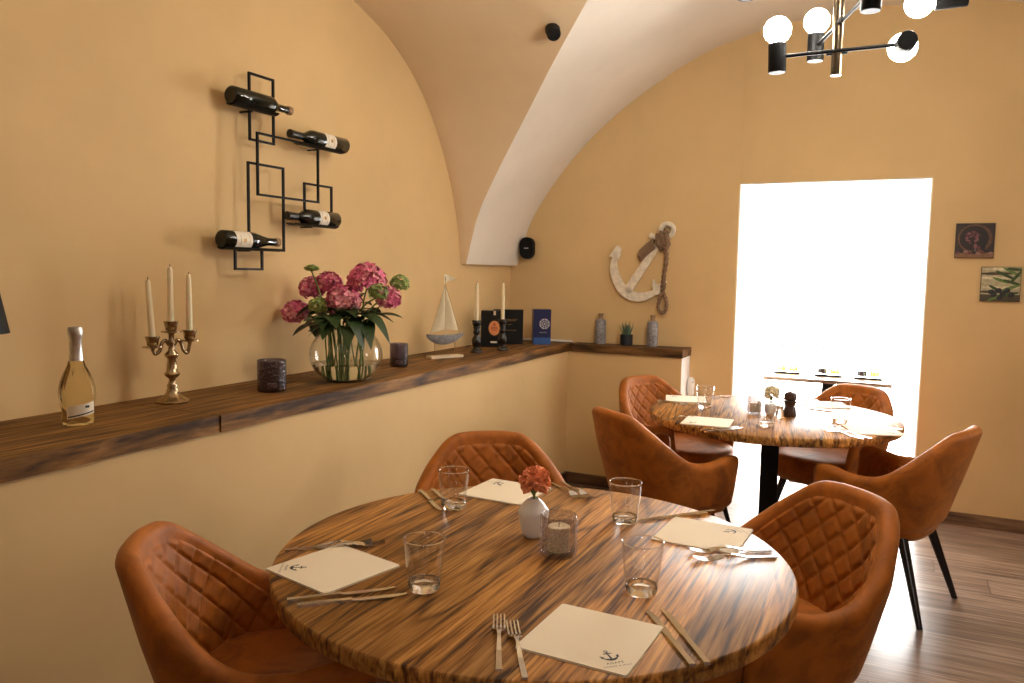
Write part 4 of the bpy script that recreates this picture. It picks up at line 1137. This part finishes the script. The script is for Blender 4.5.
rope('rope', [(0.158, 0.262, 0.045), (0.150, 0.20, 0.055), (0.128, 0.165, 0.05), (0.156, 0.130, 0.05), (0.168, 0.05, 0.05), (0.155, -0.06, 0.052), (0.150, -0.14, 0.052), (0.176, -0.21, 0.05), (0.180, -0.265, 0.05), (0.155, -0.298, 0.05),
             (0.128, -0.27, 0.05), (0.135, -0.205, 0.05), (0.162, -0.13, 0.060), (0.160, -0.06, 0.064), (0.174, 0.04, 0.064), (0.172, 0.13, 0.06), (0.178, 0.21, 0.055)], 0.012, t)
for i, (x0, z0, x1, z1) in enumerate(((0.105, 0.225, 0.135, 0.125), (0.130, 0.245, 0.165, 0.14), (0.165, 0.25, 0.18, 0.15))):
    rope('rope_wrap', [(x0, z0, 0.03), ((x0 + x1) / 2 - 0.008, (z0 + z1) / 2, 0.062), (x1, z1, 0.03)], 0.016, t)
for k in range(7):
    f = k / 6; x, z = lerp(0.085, 0.004, f), lerp(0.160, 0.098, f) - 0.012 * f * f
    rope('rope_wrap', [(x - 0.008, z + 0.032, 0.025), (x - 0.012, z, 0.058), (x - 0.006, z - 0.032, 0.025)], 0.012, t)

# ------------------------------------------------------------------ pictures by the window
def picture(label, cx, cz, kind):
    t = thing('canvas_picture', label, 'picture', (cx, YB - 0.0105, cz), 0, 'small square pictures')
    mb = MB().box((-0.098, -0.0095, -0.099), (0.098, 0.0095, 0.099)); mb.bevel(0.002, 1); obj('canvas', mb, M['black_card'], t)
    mb = MB(); rnd = random.Random(9 if kind else 8); lay = [0.0098]
    def e(cx, cz, rx, rz, rot, mi, n=20):
        lay[0] += 0.00002; c, s = math.cos(rot), math.sin(rot)
        pl = []
        for i in range(n):
            a = 2 * PI * i / n; x, z = rx * math.cos(a), rz * math.sin(a)
            pl.append((max(-0.096, min(0.096, cx + c * x - s * z)), max(-0.097, min(0.097, cz + s * x + c * z))))
        mb.flat(pl, lay[0], AX, mi)
    q = lambda x0, x1, z0, z1, mi: (lay.__setitem__(0, lay[0] + 0.00002), mb.flat([(x0, z0), (x1, z0), (x1, z1), (x0, z1)], lay[0], AX, mi))
    pal = lambda *cs: [plain('print_ink', srgb(*c), 0.6, 0, 0.25, 60) for c in cs]
    if kind == 0:
        mats = pal((48, 38, 36), (96, 66, 46), (34, 28, 30), (124, 74, 80), (92, 50, 56), (22, 24, 30), (128, 92, 64), (140, 100, 98), (150, 150, 156))
        q(-0.096, 0.096, -0.097, 0.097, 0); e(0.0, 0.012, 0.088, 0.082, 0, 1); e(-0.004, 0.012, 0.074, 0.072, 0, 2); q(-0.096, 0.096, -0.097, -0.068, 6)
        for k in range(34):
            a = rnd.uniform(0, 2 * PI); r = 0.034 * math.sqrt(rnd.random()); e(-0.012 + r * math.cos(a) * 1.1, 0.016 + r * math.sin(a), 0.0065, 0.0065, 0, 3 + (k % 2), 10)
        q(0.036, 0.054, -0.075, 0.012, 5); q(0.041, 0.049, 0.010, 0.048, 5); e(0.020, -0.042, 0.010, 0.013, 0, 4); q(0.002, 0.005, -0.075, -0.04, 8); e(0.004, -0.03, 0.009, 0.014, 0, 3)
        for k in range(9): e(-0.085 + 0.021 * k, -0.068 + rnd.uniform(-0.006, 0.006), 0.011, 0.008, 0, (4, 5, 7)[k % 3])
    else:
        mats = pal((92, 86, 66), (176, 166, 132), (208, 198, 164), (70, 62, 46), (52, 74, 34), (96, 122, 60), (28, 30, 38), (56, 58, 66))
        q(-0.096, 0.096, -0.097, 0.097, 1)
        for z, mi in ((0.085, 2), (0.060, 3), (0.035, 2), (0.012, 1), (-0.02, 2), (-0.045, 3), (-0.075, 0), (-0.09, 3)): e(rnd.uniform(-0.03, 0.03), z, 0.092, 0.008, rnd.uniform(-0.03, 0.03), mi)
        q(-0.096, 0.096, -0.097, -0.06, 3)
        for x, z, L, rot, mi in ((0.02, 0.052, 0.055, -0.45, 4), (0.052, 0.07, 0.05, -0.5, 5), (0.075, 0.045, 0.05, 0.9, 4), (0.07, 0.085, 0.045, -0.1, 4), (0.0, 0.022, 0.045, -0.35, 5), (0.055, 0.01, 0.05, -0.3, 4), (0.05, -0.02, 0.05, 0.35, 5),
                                 (-0.02, -0.03, 0.045, -0.55, 4), (0.035, -0.06, 0.06, 0.25, 4), (-0.02, -0.075, 0.05, 0.5, 5)): e(x, z, L, 0.0085, rot, mi)
        for x, z in ((-0.008, -0.036), (0.014, -0.052), (0.034, -0.036), (-0.03, -0.062), (0.055, -0.062), (0.0, -0.075), (-0.045, -0.045)): e(x, z, 0.016, 0.013, 0.4, 6); e(x - 0.004, z + 0.004, 0.005, 0.003, 0.4, 7)
    obj('printed_image', mb, mats, t, False)
picture('small square picture of grapes and a barrel, the higher of two by the window', 0.396, 1.683, 0)
picture('small square picture of olives with green leaves, the lower of two by the window', 0.538, 1.435, 1)

# ------------------------------------------------------------------ speaker, ceiling spot, wall lamp
t = thing('wall_speaker', 'small black oval speaker on the wall under the vault', 'speaker', (-2.358, on_wall(-2.358) - 0.012, 1.553), wa)
def capsule(w, h, n=16):
    r = w / 2; return [(r * math.cos(a), h - r + r * math.sin(a)) for a in [PI * i / n for i in range(n + 1)]] + [(r * math.cos(a), r + r * math.sin(a)) for a in [PI + PI * i / n for i in range(n + 1)]]
mb = MB(); mb.prism(capsule(0.098, 0.152), 0.02, 0.075, AX); mb.bevel(0.012, 3, 50); obj('speaker_body', mb, M['black_plastic'], t)
mb = MB(); mb.prism(capsule(0.086, 0.14), 0.0752, 0.0765, Matrix.Translation((0, 0, 0.006)) @ AX); obj('front_grille', mb, M['black_metal'], t)
mb = MB(); mb.flat([(-0.016, 0.072), (0.016, 0.072), (0.016, 0.0775), (-0.016, 0.0775)], 0.0768, AX); obj('badge', mb, M['silverp'], t, False)
mb = MB(); mb.box((-0.015, -0.03, 0.055), (0.015, 0.014, 0.095)); obj('wall_mount', mb, M['black_plastic'], t)
SPOT = (V(-1.62, 3.76, 2.668), V(0.42, -0.72, -0.55).normalized())
t = thing('ceiling_speaker', 'small black round fixture on the white vault', 'ceiling fixture', SPOT[0]); t.rotation_euler = SPOT[1].to_track_quat('Z', 'Y').to_euler()
obj('housing', MB().lathe([(0, -0.03), (0.036, -0.03), (0.036, 0.03), (0.034, 0.038), (0.027, 0.04), (0.026, 0.034), (0, 0.034)], 36), M['black_plastic'], t)
obj('mount_plate', MB().lathe([(0, -0.06), (0.02, -0.06), (0.022, -0.034), (0.038, -0.034), (0.038, -0.03), (0, -0.03)], 36), M['black_metal'], t)
t = thing('wall_lamp', 'black shade of a wall lamp at the frame edge above the ledge', 'wall lamp', (xw(1.32), 1.32, 1.268))
obj('lamp_shade', MB().lathe([(0.093, -0.005), (0.095, -0.005), (0.066, 0.155), (0.064, 0.155)], 40, Matrix.Translation((0.12, 0, 0)), cap=False), M['black_plastic'], t)
obj('bracket', MB().tube(catmull([(0.002, 0, 0.02), (0.01, 0, 0.16), (0.06, 0, 0.20), (0.12, 0, 0.16), (0.12, 0, 0.10)], 6), 0.006, 10), M['black_metal'], t)
obj('wall_plate', MB().lathe([(0, 0), (0.035, 0), (0.035, 0.012), (0, 0.012)], 28, Matrix.Translation((0, 0, 0.02)) @ Matrix.Rotation(PI / 2, 4, 'Y')), M['black_metal'], t)
obj('cross_bar', MB().tube([(0.12, -0.066, 0.148), (0.12, 0.066, 0.148)], 0.003, 8), M['black_metal'], t)

# ------------------------------------------------------------------ chandelier
HX, HY = -0.214, 2.85
t = thing('chandelier', 'modern black and brass ceiling chandelier with round glowing bulbs', 'chandelier', (HX, HY, 2.12))
obj('stem', MB().lathe([(0, 0.0), (0.017, 0.0), (0.017, 0.93), (0, 0.93)], 28), M['brassrod'], t)
obj('ceiling_canopy', MB().lathe([(0.0, 0.918), (0.055, 0.918), (0.062, 0.928), (0.062, 0.95), (0, 0.95)], 32), M['black_metal'], t)
def arm(p, q):
    p, q = Vector(p) - V(HX, HY, 2.12), Vector(q) - V(HX, HY, 2.12)
    a = obj('arm', MB().tube([p, q], 0.0062, 12), M['black_metal'], t)
    c = V(0, 0, (p.z + q.z) / 2); d = (q - p).normalized()
    obj('collar', MB().tube([c - d * 0.032, c + d * 0.032], 0.010, 14), M['black_metal'], a)
def holder(p, d):
    """p: socket middle, d: direction from the socket to the bulb"""
    d = Vector(d).normalized(); p = Vector(p) - V(HX, HY, 2.12)
    Mx = Matrix.Translation(p) @ d.to_track_quat('Z', 'Y').to_matrix().to_4x4()
    s = obj('socket', MB().lathe([(0, -0.048), (0.027, -0.048), (0.029, -0.045), (0.029, 0.046), (0.027, 0.048), (0.022, 0.046), (0, 0.04)], 32, Mx), M['black_metal'], t)
    r = 0.0445; pr = [(0.014, 0.041), (0.015, 0.052)]
    for k in range(1, 20):
        a = lerp(-PI / 2 + 0.32, PI / 2, k / 19); pr.append((max(0, r * math.cos(a)), 0.092 + r * math.sin(a)))
    pr[-1] = (0, 0.1365)
    obj('bulb', MB().lathe(pr, 32, Mx, cap=False), M['bulb'], t)
Z1, Z2, Z3 = 2.196, 2.29, 2.41
arm((-0.398, 2.838, Z1), (-0.010, 2.835, Z1)); holder((-0.400, 2.838, Z1 - 0.005), (-0.03, 0, 1)); holder((-0.012, 2.805, Z1 - 0.004), (-0.10, 1, 0.10))
arm((-0.300, 3.100, Z2), (-0.118, 2.610, Z2)); holder((-0.306, 3.108, Z2 - 0.005), (0, 0, 1)); holder((-0.110, 2.600, Z2 - 0.004), (0, 0, 1))
arm((-0.48, 2.73, Z3), (0.10, 2.985, Z3 - 0.001)); holder((0.112, 2.985, Z3 - 0.048), (-1, -0.1, -0.05)); holder((-0.49, 2.726, Z3), (0, 0, 1))

# ------------------------------------------------------------------ side table in the niche
t = thing('side_table', 'narrow side table with dark column in the bright window niche', 'side table', (-0.400, 6.05, 0))
mb = MB().box((-0.415, -0.25, 0.725), (0.415, 0.25, 0.75)); mb.bevel(0.003, 2); obj('table_top', mb, M['sidewood'], t)
mb = MB().box((-0.04, -0.04, 0.012), (0.04, 0.04, 0.725)); mb.bevel(0.005, 2); obj('column', mb, M['black_metal'], t)
mb = MB().box((-0.22, -0.2, 0.0), (0.22, 0.2, 0.012)); mb.bevel(0.003, 1); obj('base_plate', mb, M['black_metal'], t)
for tx, ty, kinds, lab in ((-0.685, 6.07, 'oo', 'two yellow oils'), (-0.402, 6.05, 'vo', 'a wire handle'), (-0.140, 6.03, 'vo', 'dark vinegar beside the table end')):
    tr = thing('cruet_tray', 'small black tray in the niche carrying bottles with ' + lab, 'tray', (tx, ty, 0.75), 0, 'cruet trays on the side table')
    pl = []
    for cxx, cyy, a0_ in ((0.075, 0.03, 0), (-0.075, 0.03, 1), (-0.075, -0.03, 2), (0.075, -0.03, 3)):
        for k in range(7): a = (a0_ + k / 6) * PI / 2; pl.append((cxx + 0.018 * math.cos(a), cyy + 0.018 * math.sin(a)))
    mb = MB().prism(pl, 0.0004, 0.014); mb.bevel(0.003, 2); obj('tray_base', mb, M['black_wood'], tr)
    if 'wire' in lab:
        obj('wire_handle', MB().tube(catmull([(-0.105, 0, 0.028), (-0.07, 0.0, 0.026), (0, 0.048, 0.026), (0.07, 0.0, 0.026), (0.105, 0, 0.028)], 6), 0.003, 8), M['steel'], tr)
        obj('wire_handle', MB().tube([(0, 0.045, 0.012), (0, 0.045, 0.215)], 0.0022, 8), M['steel'], tr)
    for k, kd in enumerate(kinds):
        side = 'vinegar' if kd == 'v' else ('oil, nearer the tray end' if k == 0 else 'oil')
        what = {'v': 'glass cruet of dark vinegar', 'o': 'glass cruet of yellow oil'}[kd]
        where = {'two yellow oils': ('outermost on the tray of two oils' if k == 0 else 'inner one on the tray of two oils'), 'a wire handle': 'on the tray with the wire handle', 'dark vinegar beside the table end': 'on the tray above the niche chair'}[lab]
        b = thing('cruet_bottle', what + ' ' + where, 'cruet', (tx - 0.042 + 0.084 * k, ty, 0.7646), 0, 'glass cruets on the side table')
        ro = [(0, 0), (0.033, 0), (0.035, 0.004), (0.034, 0.03), (0.030, 0.06), (0.020, 0.11), (0.012, 0.145), (0.011, 0.178), (0.014, 0.182)]
        ri = [(0.012, 0.181), (0.0092, 0.177), (0.0102, 0.145), (0.018, 0.11), (0.028, 0.06), (0.032, 0.03), (0.0325, 0.006), (0, 0.005)]
        obj('cruet_body', MB().lathe(ro + ri, 32, cap=False), M['thin'], b, ang=60)
        obj('liquid', MB().lathe([(0, 0.0055), (0.0318, 0.0062), (0.0316, 0.03), (0.030, 0.042), (0, 0.042)], 28, cap=False), M['vinegar' if kd == 'v' else 'oil'], b, ang=60)
        obj('stopper', MB().lathe([(0, 0.172), (0.008, 0.172), (0.008, 0.186), (0.011, 0.190), (0.011, 0.2), (0, 0.203)], 20), M['steel'], b)

# ------------------------------------------------------------------ light
w = bpy.data.worlds.new('overcast_sky'); S.world = w; w.use_nodes = True
bg = w.node_tree.nodes['Background']; bg.inputs[0].default_value = (1.0, 0.985, 0.955, 1); bg.inputs[1].default_value = 30.0
def portal(name, loc, rot, sx, sy):
    l = bpy.data.lights.new(name, 'AREA'); l.shape = 'RECTANGLE'; l.size = sx; l.size_y = sy; l.cycles.is_portal = True
    o = bpy.data.objects.new(name, l); COL.objects.link(o); o.location = loc; o.rotation_euler = rot; return o
portal('window_daylight', ((NX0 + NX1) / 2, NY - 0.005, NZ / 2), (-PI / 2, 0, 0), NX1 - NX0, NZ)
portal('window_daylight.001', (XR + 0.25, (RW[0] + RW[1]) / 2, (RW[2] + RW[3]) / 2), (0, PI / 2, 0), RW[3] - RW[2], RW[1] - RW[0])
portal('window_daylight.002', ((BW[0] + BW[1]) / 2, YR - 0.25, (BW[2] + BW[3]) / 2), (PI / 2, 0, 0), BW[1] - BW[0], BW[3] - BW[2])

# ------------------------------------------------------------------ camera
cam = bpy.data.cameras.new('camera'); co = bpy.data.objects.new('camera', cam); COL.objects.link(co)
cam.sensor_width = 36; cam.lens = 787.4 * 36 / 1024; cam.clip_start = 0.02
yaw, pit, rol = 0.4514034, 0.0881437, 0.0160891
fw = V(-math.sin(yaw) * math.cos(pit), math.cos(yaw) * math.cos(pit), -math.sin(pit))
r_ = fw.cross(V(0, 0, 1)).normalized(); u_ = r_.cross(fw)
r2 = r_ * math.cos(rol) + u_ * math.sin(rol); u2 = u_ * math.cos(rol) - r_ * math.sin(rol)
co.matrix_world = Matrix(((r2.x, u2.x, -fw.x, 0), (r2.y, u2.y, -fw.y, 0), (r2.z, u2.z, -fw.z, 1.46), (0, 0, 0, 1)))
S.camera = co
S.view_settings.view_transform = 'Standard'; S.view_settings.look = 'None'
S.view_settings.gamma = 1.0; S.view_settings.use_curve_mapping = False; S.view_settings.exposure = 0.2
try: S.cycles.use_denoising = True
except Exception: pass
